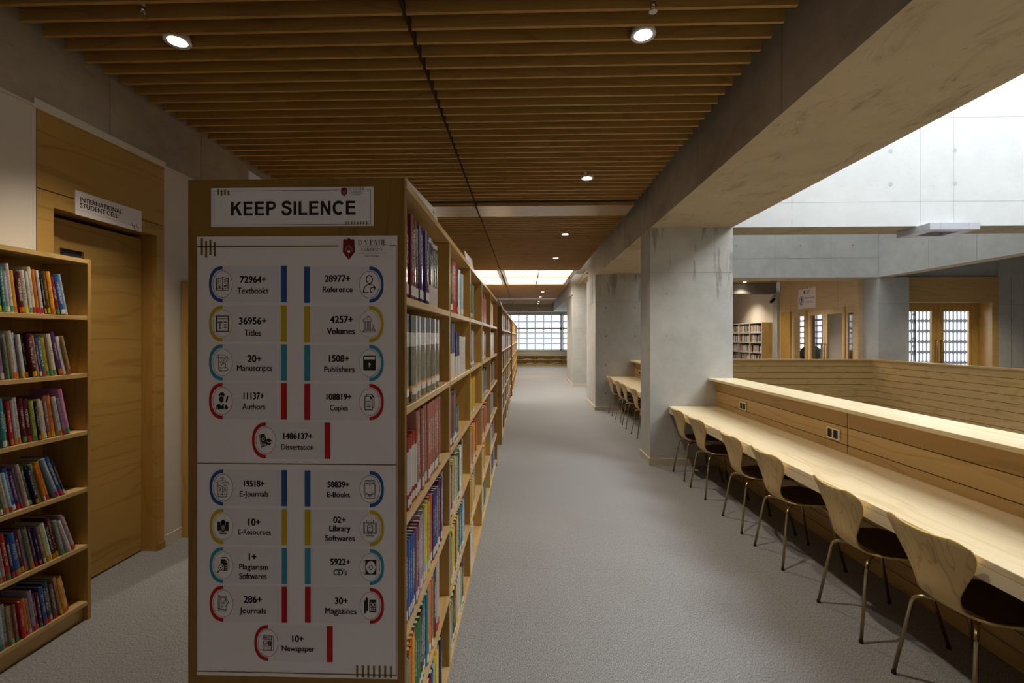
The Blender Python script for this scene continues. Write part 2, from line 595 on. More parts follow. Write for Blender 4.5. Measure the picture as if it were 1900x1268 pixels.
# slatted timber ceiling: two runs of slats with a gap between them, in sections along the aisle
def slat_run(name, xa, xb, ya, yb):
    m = MB()
    k = math.ceil((ya - 2.44) / 0.125)
    while 2.44 + 0.125 * k + 0.02 <= yb:
        y = 2.44 + 0.125 * k
        m.prism([(y, ZS), (y + 0.020, ZS), (y + 0.020, ZS + 0.115), (y, ZS + 0.115)], xa, xb, 'X')
        k += 1
    for x in (xa + 0.35, xb - 0.35):
        m.box(x, x + 0.03, ya, yb, ZS + 0.115, ZS + 0.15, 1)
    return struct(name, m, [M['slat'], M['groove']])


for (ya, yb) in ((-1.0, 5.92), (6.62, 11.98), (15.34, 20.95), (21.12, 25.0)):
    slat_run('ceiling_slats', XL + 0.03, -0.668, ya, yb)
    slat_run('ceiling_slats', -0.645, 1.44, ya, yb)
struct('ceiling_joint', MB().box(-0.668, -0.645, -1.0, 25.0, ZS + 0.02, ZS + 0.05), M['groove'])
bd = MB()
bd.box(XL + 0.03, -0.668, 6.05, 6.58, ZS - 0.012, ZS + 0.03)
bd.box(-0.645, 1.44, 6.05, 6.58, ZS - 0.012, ZS + 0.03)
struct('ceiling_board', bd, M['board'])
struct('ceiling_slot', MB().box(XL + 0.03, 1.44, 5.94, 6.03, ZS + 0.03, ZS + 0.05), M['groove'])
struct('ceiling_trim', MB().box(XL + 0.03, 1.44, 20.97, 21.10, ZS - 0.01, ZS + 0.02), M['metal_white'])
sl = MB()
for i in range(5):
    sl.box(1.66 + 0.15 * i, 1.68 + 0.15 * i, 12.1, 15.2, ZS, ZS + 0.045)
struct('ceiling_slats_landing', sl, M['slat'])
struct('ceiling_landing', MB().box(2.7, 8.15, 11.7, 15.0, ZS, ZS + 0.04).box(2.7, 8.1, 15.36, 19.9, ZS, ZS + 0.04), M['slat'])

# left wall: concrete band over plaster, timber door surround let into it
lb = MB()
lb.box(XL - 0.3, XL, YN, YE, 2.985, ZC)
for y in (0.9, 3.02, 3.9, 5.1):
    lb.box(XL, XL + 0.002, y, y + 0.006, 2.985, ZC, 1)
struct('wall_left_beam', lb, [M['concrete_beam'], M['joint']])
wl = MB()
wl.box(XL - 0.3, XL, YN, 2.555, 0, 2.985)
wl.box(XL - 0.3, XL, 3.487, YE, 0, 2.985)
wl.prism([(2.54, 2.975), (3.50, 2.975), (3.50, 3.02), (2.54, 3.03)], XL - 0.05, XL + 0.006, 'X')
wl.box(XL, XL + 0.008, YN, 2.54, 2.978, 2.992)
wl.box(XL, XL + 0.008, 3.50, 9, 2.978, 2.992)
struct('wall_left', wl, M['plaster'])
bs = MB()
bs.box(XL, XL + 0.012, 3.50, 8.0, 0, 0.085)
struct('baseboard_left', bs, M['plaster'])

d1 = thing('door_1', None, None, (0, 0, 0))
d1['kind'] = 'structure'
m = MB()
m.box(XL - 0.03, XL + 0.004, 2.557, 2.65, 0, 2.512)
m.box(XL - 0.03, XL + 0.004, 3.414, 3.485, 0, 2.512)
m.box(XL - 0.03, XL + 0.004, 2.65, 3.414, 2.425, 2.512)
m.box(XL - 0.03, XL + 0.004, 2.557, 3.485, 2.518, 2.975)
m.build('door_surround', M['door'], d1)
m = MB()
m.box(-3.06, XL - 0.0305, 3.416, 3.486, 0, 2.45)
m.box(-3.06, XL - 0.0305, 2.60, 2.648, 0, 2.45)
m.box(-3.06, XL - 0.0305, 2.65, 3.414, 2.427, 2.45)
m.build('door_jamb', M['jamb'], d1)
m = MB()
y0, y1 = 2.655, 3.412
m.box(-2.99, -2.945, y0, 2.80, 0.012, 2.40)
m.box(-2.99, -2.945, 2.955, y1, 0.012, 2.40)
m.box(-2.99, -2.945, 2.80, 2.955, 0.012, 1.55)
m.box(-2.99, -2.945, 2.80, 2.955, 2.215, 2.40)
lf = m.build('door_leaf', M['door'], d1)
MB().box(-2.975, -2.965, 2.80, 2.955, 1.55, 2.215).build('vision_panel', M['slot_glass'], lf)
MB().box(XL, XL + 0.014, 3.425, 3.487, 0, 0.055).build('plinth_block', M['jamb'], d1)
struct('wall_left_room', MB().box(-3.4, -3.06, 2.5, 3.55, 0, 2.985), M['concrete_dark'])

# beams and columns
def b1(m):
    for y in (-1.2, 1.55, 2.9, 4.3, 7.4, 8.8):
        m.box(XB - 0.0015, XB, y, y + 0.005, ZB, ZC, 2)


beam('beam_aisle', XB, 2.65, YN, 11.67, ZB, ZC, M['concrete_beam'], M['concrete_soffit'], b1)
beam('beam_aisle_far', 1.56, 2.65, 15.26, 25.4, ZB, ZC, M['concrete'], M['concrete'])
beam('beam_end', XL, 1.56, 25.02, 25.4, ZB - 0.02, ZC, M['concrete_beam'], M['concrete_beam'])


def joints(m, face, pts, n=2):
    pass


c1 = MB().box(XB, 2.66, 5.905, 6.385, 0, ZB)
c1.box(XB, 2.66, 5.9035, 5.905, 2.475, 2.479, 1)
for z in (0.62, 1.66, 2.2):
    c1.disc((1.82, 5.9036, z), 0.010, 'Y', 10, 1)
struct('column_near', c1, [M['concrete_column'], M['joint']])
c2 = MB().box(1.576, 2.7, 10.26, 11.67, 0, ZB)
c2.box(1.576, 2.7, 10.2585, 10.26, 2.43, 2.436, 1)
c2.box(1.5745, 1.576, 10.26, 11.67, 2.43, 2.436, 1)
for z in (0.38, 1.02, 1.66, 2.3):
    for x in (1.81, 2.455):
        c2.disc((x, 10.2586, z), 0.021, 'Y', 12, 1)
    for y in (10.5, 11.3):
        c2.disc((1.5746, y, z), 0.018, 'X', 10, 1)
struct('column_middle', c2, [M['concrete_column'], M['joint']])
c3 = MB().box(1.6, 2.7, 15.26, 17.45, 0, ZB)
for z in (0.9, 1.92, 2.95):
    c3.box(1.6, 2.7, 15.2585, 15.26, z, z + 0.006, 1)
for z in (0.35, 0.95, 1.55, 2.15, 2.75):
    c3.disc((2.35, 15.2586, z), 0.024, 'Y', 12, 1)
struct('column_far', c3, [M['concrete'], M['joint']])
for i, (x0, x1, y0, y1) in enumerate(((XB, 2.45, 5.905, 6.385), (1.576, 2.7, 10.26, 11.67), (1.6, 2.7, 15.26, 17.45))):
    m = MB()
    m.box(x0 - 0.018, x1, y0 - 0.018, y0, 0, 0.088)
    m.box(x0 - 0.018, x0, y0, y1, 0, 0.088)
    struct('baseboard_column', m, M['baseboard'])


def wb(m):
    for z in (3.36, 4.42, 5.5):
        m.box(2.65, 9.5, 5.904, 5.905, z, z + 0.005, 2)
    for x in (3.4, 5.0, 5.41, 6.6):
        m.box(x, x + 0.005, 5.904, 5.905, ZB, 9.6, 2)
    for x in (4.634, 5.426, 6.3):
        for z in (3.586, 4.005, 4.7):
            m.disc((x, 5.9036, z), 0.028, 'Y', 12, 2)


beam('beam_atrium_cross', 2.65, 13.2, 5.905, 6.36, ZB, 9.6, M['concrete_white'], M['concrete_soffit'], wb, M['joint_pale'])


def fb(m):
    for x in (3.5, 4.4, 5.9, 7.2):
        m.box(x, x + 0.006, 10.9285, 10.93, ZB, 4.6, 2)
    m.box(2.65, 8.3, 10.9285, 10.93, 3.5, 3.505, 2)
    for x in (4.0, 5.0, 6.5, 7.7):
        m.disc((x, 10.9284, 3.8), 0.022, 'Y', 12, 2)


beam('beam_atrium_far', 2.65, 8.62, 10.93, 11.65, ZB, 9.6, M['concrete'], M['concrete_soffit'], fb)


def rb(m):
    for y in (8.6, 9.6, 7.2):
        m.box(8.2985, 8.3, y, y + 0.006, ZB, 4.6, 2)


beam('beam_atrium_right', 8.3, 8.62, YN, 10.925, ZB, 9.6, M['concrete'], M['concrete_soffit'], rb)
struct('wall_atrium_left', MB().box(2.2, 2.65, YN, 11.67, ZC, 9.6), M['concrete_white'])
struct('wall_back', MB().box(XL - 0.3, 13.2, YN - 0.2, YN, -4.2, 9.6), M['concrete'])
struct('wall_right', MB().box(13.2, 13.4, YN, 20.2, -0.3, ZC), M['plaster'])
struct('beam_landing', MB().box(2.7, 8.15, 15.0, 15.35, ZB, ZC), M['concrete_dark'])
struct('wall_landing_right', MB().box(8.12, 8.5, 15.12, 20.2, 0, ZC), M['plaster'])
struct('wall_landing_end', MB().box(2.7, 13.2, 20.0, 20.2, 0, ZC), M['plaster'])
struct('wall_niche', MB().box(4.0, 4.2, 20.2, YE, 0, ZC), M['plaster'])
pl = MB().box(8.3, 9.0, 10.93, 11.42, 0, ZB)
pl.box(8.3, 9.0, 10.9285, 10.93, 2.42, 2.425, 1)
struct('column_atrium', pl, [M['concrete'], M['joint']])
struct('column_landing', MB().box(8.1, 8.5, 14.86, 15.12, 0, ZB), M['concrete'])
rw = MB().box(11.40, 13.2, 11.3, 11.6, 0, ZC)
rw.box(11.70, 11.712, 11.2985, 11.3, 0, 3.1, 1)
rw.box(11.4, 13.2, 11.2985, 11.3, 2.42, 2.426, 1)
rw.box(9.0, 11.40, 11.35, 11.6, 3.09, ZC)
struct('wall_far_right', rw, [M['concrete'], M['joint']])

# timber parapets round the atrium
def parapet_boards(name, x0, x1, y0, y1, top, face, step=0.14, mat='parapet'):
    m = MB()
    m.box(x0, x1, y0, y1, -4.0, top - 0.03)
    if face == 'Y':
        m.box(x0 - 0.0, x1, y0 - 0.02, y1 + 0.02, top - 0.03, top)
    else:
        m.box(x0 - 0.02, x1 + 0.02, y0, y1, top - 0.03, top)
    z = top - 0.03 - step
    while z > -0.6:
        if face == 'Y':
            m.box(x0, x1, y0 - 0.001, y0, z, z + 0.006, 1)
        else:
            m.box(x0 - 0.001, x0, y0, y1, z, z + 0.006, 1)
        z -= step
    if face == 'Y':
        for i, x in enumerate((3.2, 4.6, 5.3, 6.9)):
            m.box(x, x + 0.004, y0 - 0.001, y0, top - 0.03 - step * (1 + i % 3), top - 0.03 - step * (i % 3), 1)
    return struct(name, m, [M[mat], M['groove']])


parapet_boards('wall_parapet_far', 2.65, 8.24, 10.87, 10.99, 1.12, 'Y', mat='parapet_x')
parapet_boards('wall_parapet_right', 8.10, 8.24, YN, 10.87, 1.12, 'X')


def near_parapet(name, y0, y1, joins):
    m = MB()
    m.box(2.45, 2.66, y0, y1, -0.6, 1.092)
    zs = [0.955, 0.82, 0.60, 0.46, 0.32, 0.18]
    for z in zs:
        m.box(2.4485, 2.45, y0, y1, z, z + 0.004, 1)
    for y in joins:
        m.box(2.4485, 2.45, y, y + 0.003, 0.76, 1.09, 1)
    m.box(2.437, 2.45, y0, y1, 0, 0.09)
    return struct(name, m, [M['parapet'], M['groove']])


def parapet_cap(name, y0, y1):
    o = struct(name, MB().box(2.35, 2.70, y0, y1, 1.092, 1.12), M['desk'])
    return bevel(o, 0.002, 1)


near_parapet('wall_parapet_near', YN, 5.905, (3.53, 0.9, -1.6))
parapet_cap('trim_parapet_near', YN, 5.905)
near_parapet('wall_parapet_niche', 6.385, 10.26, (8.1,))
parapet_cap('trim_parapet_niche', 6.385, 10.26)

# end window wall
we = MB()
we.box(XL - 0.3, 4.2, YE, YE + 0.2, 0, 0.86)
we.box(XL - 0.3, 4.2, YE, YE + 0.2, 2.93, ZC)
we.box(XL - 0.3, -1.9, YE, YE + 0.2, 0.86, 2.93)
struct('wall_end', we, M['plaster'])


def end_window(name, xr, cols, cw=0.47):
    t = thing(name, None, None)
    t['kind'] = 'structure'
    xl = xr - cols * cw
    f = MB()
    f.box(xl - 0.06, xr + 0.10, YE - 0.06, YE + 0.05, 0.86, 0.93)
    f.box(xl - 0.06, xr + 0.10, YE - 0.06, YE + 0.05, 2.86, 2.93)
    f.box(xl - 0.06, xr + 0.10, YE - 0.06, YE + 0.05, 2.06, 2.17)
    f.box(xl - 0.06, xl, YE - 0.06, YE + 0.05, 0.86, 2.93)
    f.box(xr, xr + 0.10, YE - 0.06, YE + 0.05, 0.86, 2.93)
    g = MB()
    for i in range(1, cols):
        wdt = 0.09 if i != cols - 3 else 0.11
        g.box(xr - i * cw - wdt / 2, xr - i * cw + wdt / 2, YE - 0.02, YE + 0.02, 0.93, 2.06)
        g.box(xr - i * cw - 0.045, xr - i * cw + 0.045, YE - 0.02, YE + 0.02, 2.17, 2.86)
    for z in (1.25, 1.555, 1.86, 2.50):
        g.box(xl, xr, YE - 0.021, YE + 0.019, z - 0.045, z + 0.045)
    g.build('window_lattice', M['window_lattice'], t)
    f.build('window_frame', M['window_frame'], t)
    MB().box(xl, xr, YE + 0.021, YE + 0.04, 0.93, 2.86).build('window_pane', M['window_pane'], t)
    return t


end_window('window_1', 1.99, 8)
end_window('window_2', 4.06, 4)

# ------------------------------------------------------------------ glazed timber wall of the room across the atrium
gw = thing('door_2', None, None)
gw['kind'] = 'structure'
X8 = 8.18
m = MB()
m.box(X8, X8 + 0.12, 11.42, 14.86, 2.42, ZS + 0.3)
for y in (12.15, 13.55, 14.28):
    m.box(X8 - 0.001, X8, y, y + 0.005, 2.42, ZS, 1)
m.box(X8, X8 + 0.12, 11.42, 11.56, 0, 2.42)
m.box(X8, X8 + 0.12, 14.80, 14.86, 0, 2.42)
m.build('door_surround', [M['pale_y'], M['groove']], gw)


def glazed_leaf(par, name, y0, y1, x, st=0.09, z1=2.419):
    f = MB()
    f.box(x, x + 0.05, y0, y0 + st, 0, z1)
    f.box(x, x + 0.05, y1 - st, y1, 0, z1)
    f.box(x, x + 0.05, y0 + st, y1 - st, z1 - 0.16, z1)
    f.box(x, x + 0.05, y0 + st, y1 - st, 0, 0.12)
    o = f.build(name, M['pale_y'], par)
    MB().box(x + 0.02, x + 0.028, y0 + st, y1 - st, 0.12, z1 - 0.16).build('door_glass', M['glass'], o)
    return o


glazed_leaf(gw, 'door_sidelight', 11.56, 11.88, X8 + 0.02, 0.07)
l1 = glazed_leaf(gw, 'door_leaf', 11.93, 12.68, X8 + 0.02)
l2 = glazed_leaf(gw, 'door_leaf', 12.69, 13.42, X8 + 0.02)
glazed_leaf(gw, 'door_sidelight', 13.56, 14.30, X8 + 0.05, 0.08)
mm_ = MB()
for y in (11.88, 13.42):
    mm_.box(X8, X8 + 0.22, y, y + 0.05, 0, 2.42)
mm_.box(X8, X8 + 0.12, 13.47, 13.56, 0, 2.42)
mm_.box(X8 + 0.0, X8 + 0.30, 14.30, 14.80, 0, 2.42)
mm_.build('door_mullion', M['bookcase_v'], gw)
for o, y in ((l1, 12.62), (l2, 12.74)):
    MB().tube([(X8, y, 0.85), (X8 - 0.05, y, 0.85), (X8 - 0.05, y, 1.45), (X8, y, 1.45)], 0.016, 8).build('pull_handle', M['brass'], o, True)
# the room behind it: window and grey board
w3 = thing('window_3', None, None)
w3['kind'] = 'structure'
f = MB()
for i in range(20):
    f.box(11.0, 11.05, 13.2 + i * 0.36, 13.24 + i * 0.36, 0.9, 2.75)
for i in range(9):
    f.box(10.98, 11.05, 13.2, 20.0, 0.9 + i * 0.225, 0.955 + i * 0.225)
f.build('window_frame', M['lattice'], w3)
MB().box(11.06, 11.08, 13.2, 20.0, 0.9, 2.75).build('window_pane', M['window_far'], w3)
struct('wall_room', MB().box(11.05, 11.3, 13.2, 20.0, 0, 0.9).box(11.05, 11.3, 13.2, 20.0, 2.75, ZC), M['plaster'])

# double door facing the viewer across the atrium, perforated screen beyond
dr = thing('door_3', None, None)
dr['kind'] = 'structure'
m = MB()
m.box(9.0, 11.40, 11.29, 11.345, 2.485, 3.06)
m.box(11.25, 11.40, 11.29, 11.345, 0, 2.485)
m.box(9.0, 11.40, 11.27, 11.345, 3.06, 3.09)
m.build('door_surround', M['parapet_x'], dr)
m = MB()
m.box(11.25, 11.29, 11.345, 11.72, 0, 2.485)
m.box(9.0, 11.25, 11.345, 11.72, 2.485, 2.52)
m.box(11.10, 11.25, 11.64, 11.72, 0, 2.485)
m.box(9.0, 9.35, 11.64, 11.72, 0, 2.485)
m.build('door_jamb', M['bookcase_v'], dr)


def leaf_y(par, x0, x1, g0, g1, y=11.65):
    f = MB()
    f.box(x0, g0, y, y + 0.05, 0, 2.484)
    f.box(g1, x1, y, y + 0.05, 0, 2.484)
    f.box(g0, g1, y, y + 0.05, 2.29, 2.484)
    f.box(g0, g1, y, y + 0.05, 0, 0.12)
    o = f.build('door_leaf', M['bookcase_v'], par)
    MB().box(g0, g1, y + 0.02, y + 0.028, 0.12, 2.29).build('door_glass', M['glass'], o)
    return o


a = leaf_y(dr, 9.36, 10.288, 9.47, 10.146)
b = leaf_y(dr, 10.292, 11.10, 10.434, 11.05)
for o, x in ((a, 10.225), (b, 10.365)):
    MB().tube([(x, 11.65, 0.55), (x, 11.59, 0.55), (x, 11.59, 1.55), (x, 11.65, 1.55)], 0.017, 8).build('pull_handle', M['brass'], o, True)


def screen(name, x0, x1, z0, z1, y, cw, ch, skip):
    """pierced wall: every cell has one capsule-shaped hole"""
    t = thing(name, None, None)
    t['kind'] = 'structure'
    m = MB()
    nx, nz = int((x1 - x0) / cw), int((z1 - z0) / ch)
    N = 16
    for i in range(nx):
        for k in range(nz):
            cx, cz = x0 + (i + 0.5) * cw, z0 + (k + 0.5) * ch
            if skip(cx):
                m.box(cx - cw / 2, cx + cw / 2, y, y + 0.025, cz - ch / 2, cz + ch / 2)
                continue
            r, hh = cw * 0.40, ch * 0.41
            ou, inn = [], []
            for q in range(N):
                a = 6.28318 * (q + 0.5) / N
                c_, s_ = math.cos(a), math.sin(a)
                inn.append((cx + r * c_, cz + (hh - r) * (1 if s_ > 0 else -1) + r * s_))
                u, v = c_ * 1.6, s_ * 1.6
                ou.append((cx + max(-1, min(1, u)) * cw / 2, cz + max(-1, min(1, v)) * ch / 2))
            for yy in (y, y + 0.025):
                m.add([(p[0], yy, p[1]) for p in ou + inn], [(q, (q + 1) % N, N + (q + 1) % N, N + q) for q in range(N)])
            m.add([(p[0], y, p[1]) for p in inn] + [(p[0], y + 0.025, p[1]) for p in inn],
                  [(q, (q + 1) % N, N + (q + 1) % N, N + q) for q in range(N)])
    m.build('screen_wall', M['lattice'], t)
    MB().box(x0, x1, y + 0.06, y + 0.08, z0, z1).build('window_pane', M['window_far'], t)
    return t


screen('window_4', 9.05, 13.2, 0.62, 2.99, 13.2, 0.105, 0.296, lambda x: abs(x - 12.66) < 0.17)
struct('wall_screen_base', MB().box(9.0, 13.2, 13.2, 13.4, 0, 0.62).box(9.0, 13.2, 13.2, 13.4, 2.99, ZC), M['lattice'])
struct('wall_screen_side', MB().box(8.85, 9.0, 11.42, 13.6, 0, ZC), M['plaster'])


# ------------------------------------------------------------------ lamps
def downlight(x, y, label, power=135, spread=112):
    t = thing('ceiling_downlight', label, 'light', (x, y, ZS), 'recessed ceiling downlights')
    MB().lathe([(0.052, 0.0), (0.068, -0.006), (0.072, 0.0), (0.060, 0.05), (0.052, 0.05)], (0, 0, 0), 28).build('trim_ring', M['metal_white'], t, True)
    MB().lathe([(0.050, -0.001), (0.050, 0.004)], (0, 0, 0), 24).build('diffuser', M['lamp'], t)
    l = bpy.data.lights.new('downlight_beam', 'SPOT')
    l.energy = power
    l.color = (1.0, 0.87, 0.70)
    l.spot_size = R(spread)
    l.spot_blend = 0.85
    l.shadow_soft_size = 0.05
    o = bpy.data.objects.new('downlight_beam', l)
    C.objects.link(o)
    o.parent = t
    o.location = (0, 0, -0.02)
    return t


RIGHT_DL = [(2.66, 'bright downlight nearest the viewer on the right, beside the concrete beam'),
            (5.05, 'second downlight along the right run of the slatted ceiling'),
            (7.80, 'downlight just beyond the flat timber board in the slatted ceiling'),
            (10.15, 'downlight just before the glowing ceiling panels'),
            (17.8, 'first small downlight beyond the glowing ceiling panels'),
            (20.1, 'small downlight just before the white ceiling strip'),
            (22.75, 'small downlight just beyond the white ceiling strip'),
            (24.1, 'tiny downlight at the far end of the slatted ceiling')]
for y, lb_ in RIGHT_DL:
    downlight(0.685, y, lb_, 135 if y < 15 else 330 if y < 24 else 110)
for x in (-2.06, 0.685):  # unseen pair added as fill light for the poster
    downlight(x, -2.1, 'added fill downlight behind the viewer', 120)
for y, lb_ in ((2.64, 'bright downlight on the left, above the aisle of the timber door'),
               (5.05, None), (7.8, None), (10.15, None)):
    downlight(-2.06, y, lb_ or 'downlight of the left run, above the aisle behind the long bookcase', 150, 92)
downlight(7.02, 14.75, 'small downlight beyond the atrium, above the far dark bookcase')
downlight(7.35, 16.2, 'hidden downlight added to brighten the white wall over the landing bookcase', 200)  # added out of sight beyond the beam to light the wall
for x in (4.6, 6.9):  # unseen lamps added to brighten the timber across the atrium
    downlight(x, 12.7, 'added downlight over the landing, hidden behind the far atrium beam', 300)
for y in (10.0, 7.0):  # unseen lamps added to light the double door
    tag(downlight(10.3, y, 'added unseen downlight over the gallery on the right of the atrium', 240))

for (xa, xb, ya, yb, lb_) in ((-0.56, 0.36, 12.06, 13.44, 'near middle'), (0.38, 1.28, 12.06, 13.44, 'near right'),
                              (-0.56, 0.36, 13.60, 15.22, 'far middle'), (0.38, 1.28, 13.60, 15.22, 'far right'),
                              (-1.66, -0.74, 12.06, 13.44, 'near left'), (-1.66, -0.74, 13.60, 15.22, 'far left')):
    t = thing('ceiling_light_panel', 'square glowing ceiling panel, the %s one of the lit ceiling grid' % lb_, 'light', ((xa + xb) / 2, (ya + yb) / 2, ZS), 'glowing ceiling panels')
    hx, hy = (xb - xa) / 2, (yb - ya) / 2
    MB().box(-hx + 0.012, hx - 0.012, -hy + 0.012, hy - 0.012, 0.062, 0.075).build('diffuser', M['panel_light'], t)
    f = MB()
    for (p, q, r_, s_) in ((-hx, -hx + 0.012, -hy, hy), (hx - 0.012, hx, -hy, hy), (-hx, hx, -hy, -hy + 0.012), (-hx, hx, hy - 0.012, hy)):
        f.box(p, q, r_, s_, 0.0, 0.075)
    f.build('frame', M['board'], t)
g = MB()
for (p, q) in ((-1.80, -1.67), (-0.73, -0.69), (-0.62, -0.57), (1.29, 1.40)):
    g.box(p, q, 12.0, 15.3, ZS, ZS + 0.08)
for (p, q) in ((12.0, 12.05), (13.45, 13.59), (15.23, 15.32)):
    g.box(-1.80, -0.69, p, q, ZS, ZS + 0.08)
    g.box(-0.62, 1.40, p, q, ZS, ZS + 0.08)
g.box(XL + 0.03, -1.80, 12.0, 15.3, ZS, ZS + 0.03)
struct('ceiling_light_grid', g, M['board'])


def sprinkler(x, y, z, label):
    t = thing('fire_sprinkler', label, 'sprinkler', (x, y, z), 'fire sprinklers')
    MB().lathe([(0.010, 0.0), (0.010, 0.30)], (0, 0, 0), 10).build('pipe', M['metal_grey'], t, True)
    MB().lathe([(0.012, 0.0), (0.015, -0.012), (0.009, -0.022), (0.005, -0.026)], (0, 0, 0), 12).build('nozzle', M['chrome'], t, True)
    m = MB().lathe([(0.022, -0.047), (0.022, -0.050)], (0, 0, 0), 14)
    for s in (-1, 1):
        m.tube([(0.010 * s, 0, -0.012), (0.013 * s, 0, -0.03), (0.004 * s, 0, -0.048)], 0.0022, 6)
    m.build('deflector', M['chrome'], t)


sprinkler(-2.03, 2.36, 3.40, 'small pendent sprinkler at the top left, before the left downlight')
sprinkler(0.67, 2.40, 3.40, 'small pendent sprinkler at the top edge, above the right downlight')
sprinkler(0.645, 4.87, 3.41, 'small pendent sprinkler above the second downlight of the right run')

# grey square fitting hung under the white cross beam
t = thing('ceiling_floodlight', 'flat grey square fitting fixed under the white concrete cross beam', 'light fixture', (5.25, 5.96, ZB))
m = MB()
for (p, q, r_, s_) in ((-0.30, -0.17, -0.25, 0.25), (0.17, 0.30, -0.25, 0.25), (-0.17, 0.17, -0.25, -0.13), (-0.17, 0.17, 0.13, 0.25)):
    m.box(p, q, r_, s_, -0.088, -0.004)
m.box(-0.17, 0.17, -0.13, 0.13, -0.03, -0.004)
bevel(m.build('housing', M['metal_mid'], t), 0.002, 1)
MB().box(-0.165, 0.165, -0.125, 0.125, -0.045, -0.031).build('lens', M['metal_grey'], t)

# small camera on the wall across the atrium
t = thing('security_camera', 'small dark camera on the concrete pier left of the glazed room', 'camera', (8.02, 14.92, 2.98))
MB().box(0.03, 0.08, -0.05, 0.05, -0.05, 0.05).build('wall_bracket', M['metal_grey'], t)
MB().tube([(0.04, 0, 0), (-0.04, 0, -0.04), (-0.04, 0, -0.10)], 0.018, 8).build('arm', M['metal_grey'], t, True)
MB().tube([(0.02, 0.03, -0.12), (-0.14, -0.10, -0.22)], 0.045, 12).build('camera_body', M['black'], t, True)


# ------------------------------------------------------------------ desks and chairs
def study_desk(y0, y1, label):
    t = thing('study_desk', label, 'desk', (1.845, (y0 + y1) / 2, 0))
    h = (y1 - y0) / 2
    bevel(MB().box(0, 0.603, -h, h, 0.727, 0.757).build('desktop', M['desk'], t), 0.002, 1)
    MB().box(0.001, 0.032, -h, h, 0.668, 0.7265).build('front_apron', M['desk'], t)
    n = max(2, int((y1 - y0) / 2.2))
    for i in range(n):
        y = -h + (i + 0.5) * 2 * h / n
        MB().prism([(0.10, 0.7265), (0.602, 0.35), (0.602, 0.7265)], y - 0.012, y + 0.012, 'Y').build('bracket', M['parapet'], t)


study_desk(-1.6, 5.90, 'long pale maple study desk built along the atrium parapet, nearest the viewer')
study_desk(6.39, 10.255, 'shorter pale study desk in the niche between two concrete columns')


def smooth(t):
    return t * t * (3 - 2 * t)


def interp(tab, s):
    for (a, *u), (b, *v) in zip(tab, tab[1:]):
        if s <= b:
            k = smooth((s - a) / (b - a)) if False else (s - a) / (b - a)
            return [p + (q - p) * k for p, q in zip(u, v)]
    return list(tab[-1][1:])


# profile: s, x (towards the desk), z, half width, side lift of the shell
PROF = [(0.00, 0.440, 0.432, 0.120, 0.0), (0.03, 0.432, 0.438, 0.160, 0.0), (0.08, 0.405, 0.446, 0.184, 0.002),
        (0.18, 0.340, 0.452, 0.203, 0.006), (0.28, 0.265, 0.449, 0.206, 0.010), (0.38, 0.185, 0.443, 0.190, 0.013),
        (0.46, 0.115, 0.440, 0.158, 0.012), (0.52, 0.065, 0.446, 0.128, 0.010), (0.56, 0.034, 0.462, 0.110, 0.010),
        (0.60, 0.012, 0.490, 0.102, 0.012), (0.65, -0.004, 0.535, 0.108, 0.018), (0.72, -0.018, 0.598, 0.138, 0.026),
        (0.80, -0.036, 0.665, 0.178, 0.034), (0.87, -0.054, 0.717, 0.201, 0.040), (0.93, -0.070, 0.756, 0.206, 0.040),
        (0.97, -0.080, 0.780, 0.188, 0.036), (1.00, -0.086, 0.794, 0.140, 0.026)]


def catmull(tab, s):
    i = 0
    while i < len(tab) - 2 and s > tab[i + 1][0]:
        i += 1
    p1, p2 = tab[i], tab[i + 1]
    p0 = tab[max(i - 1, 0)]
    p3 = tab[min(i + 2, len(tab) - 1)]
    h = p2[0] - p1[0]
    t = (s - p1[0]) / h
    out = []
    for k in range(1, len(p1)):
        m1 = (p2[k] - p0[k]) / max(p2[0] - p0[0], 1e-6) * h
        m2 = (p3[k] - p1[k]) / max(p3[0] - p1[0], 1e-6) * h
        out.append((2 * t ** 3 - 3 * t * t + 1) * p1[k] + (t ** 3 - 2 * t * t + t) * m1 + (-2 * t ** 3 + 3 * t * t) * p2[k] + (t ** 3 - t * t) * m2)
    return out


def shell_grid(s0, s1, ns, nw, lift=0.0, inset=1.0):
    mb = MB()
    vs = []
    for i in range(ns + 1):
        s = s0 + (s1 - s0) * i / ns
        x, z, hw, e = catmull(PROF, s)
        xa, za, _, _ = catmull(PROF, min(1, s + 0.01))
        xb, zb, _, _ = catmull(PROF, max(0, s - 0.01))
        q = math.hypot(xa - xb, za - zb)
        nx, nz = (za - zb) / q, -(xa - xb) / q      # towards the sitter
        for k in range(nw + 1):
            u = -1 + 2 * k / nw
            o_ = e * abs(u) ** 2.2 + lift
            vs.append((x + nx * o_, u * hw * inset, z + nz * o_))
    fs = []
    for i in range(ns):
        for k in range(nw):
            a = i * (nw + 1) + k
            fs.append((a, a + 1, a + nw + 2, a + nw + 1))
    mb.add(vs, fs)
    return mb


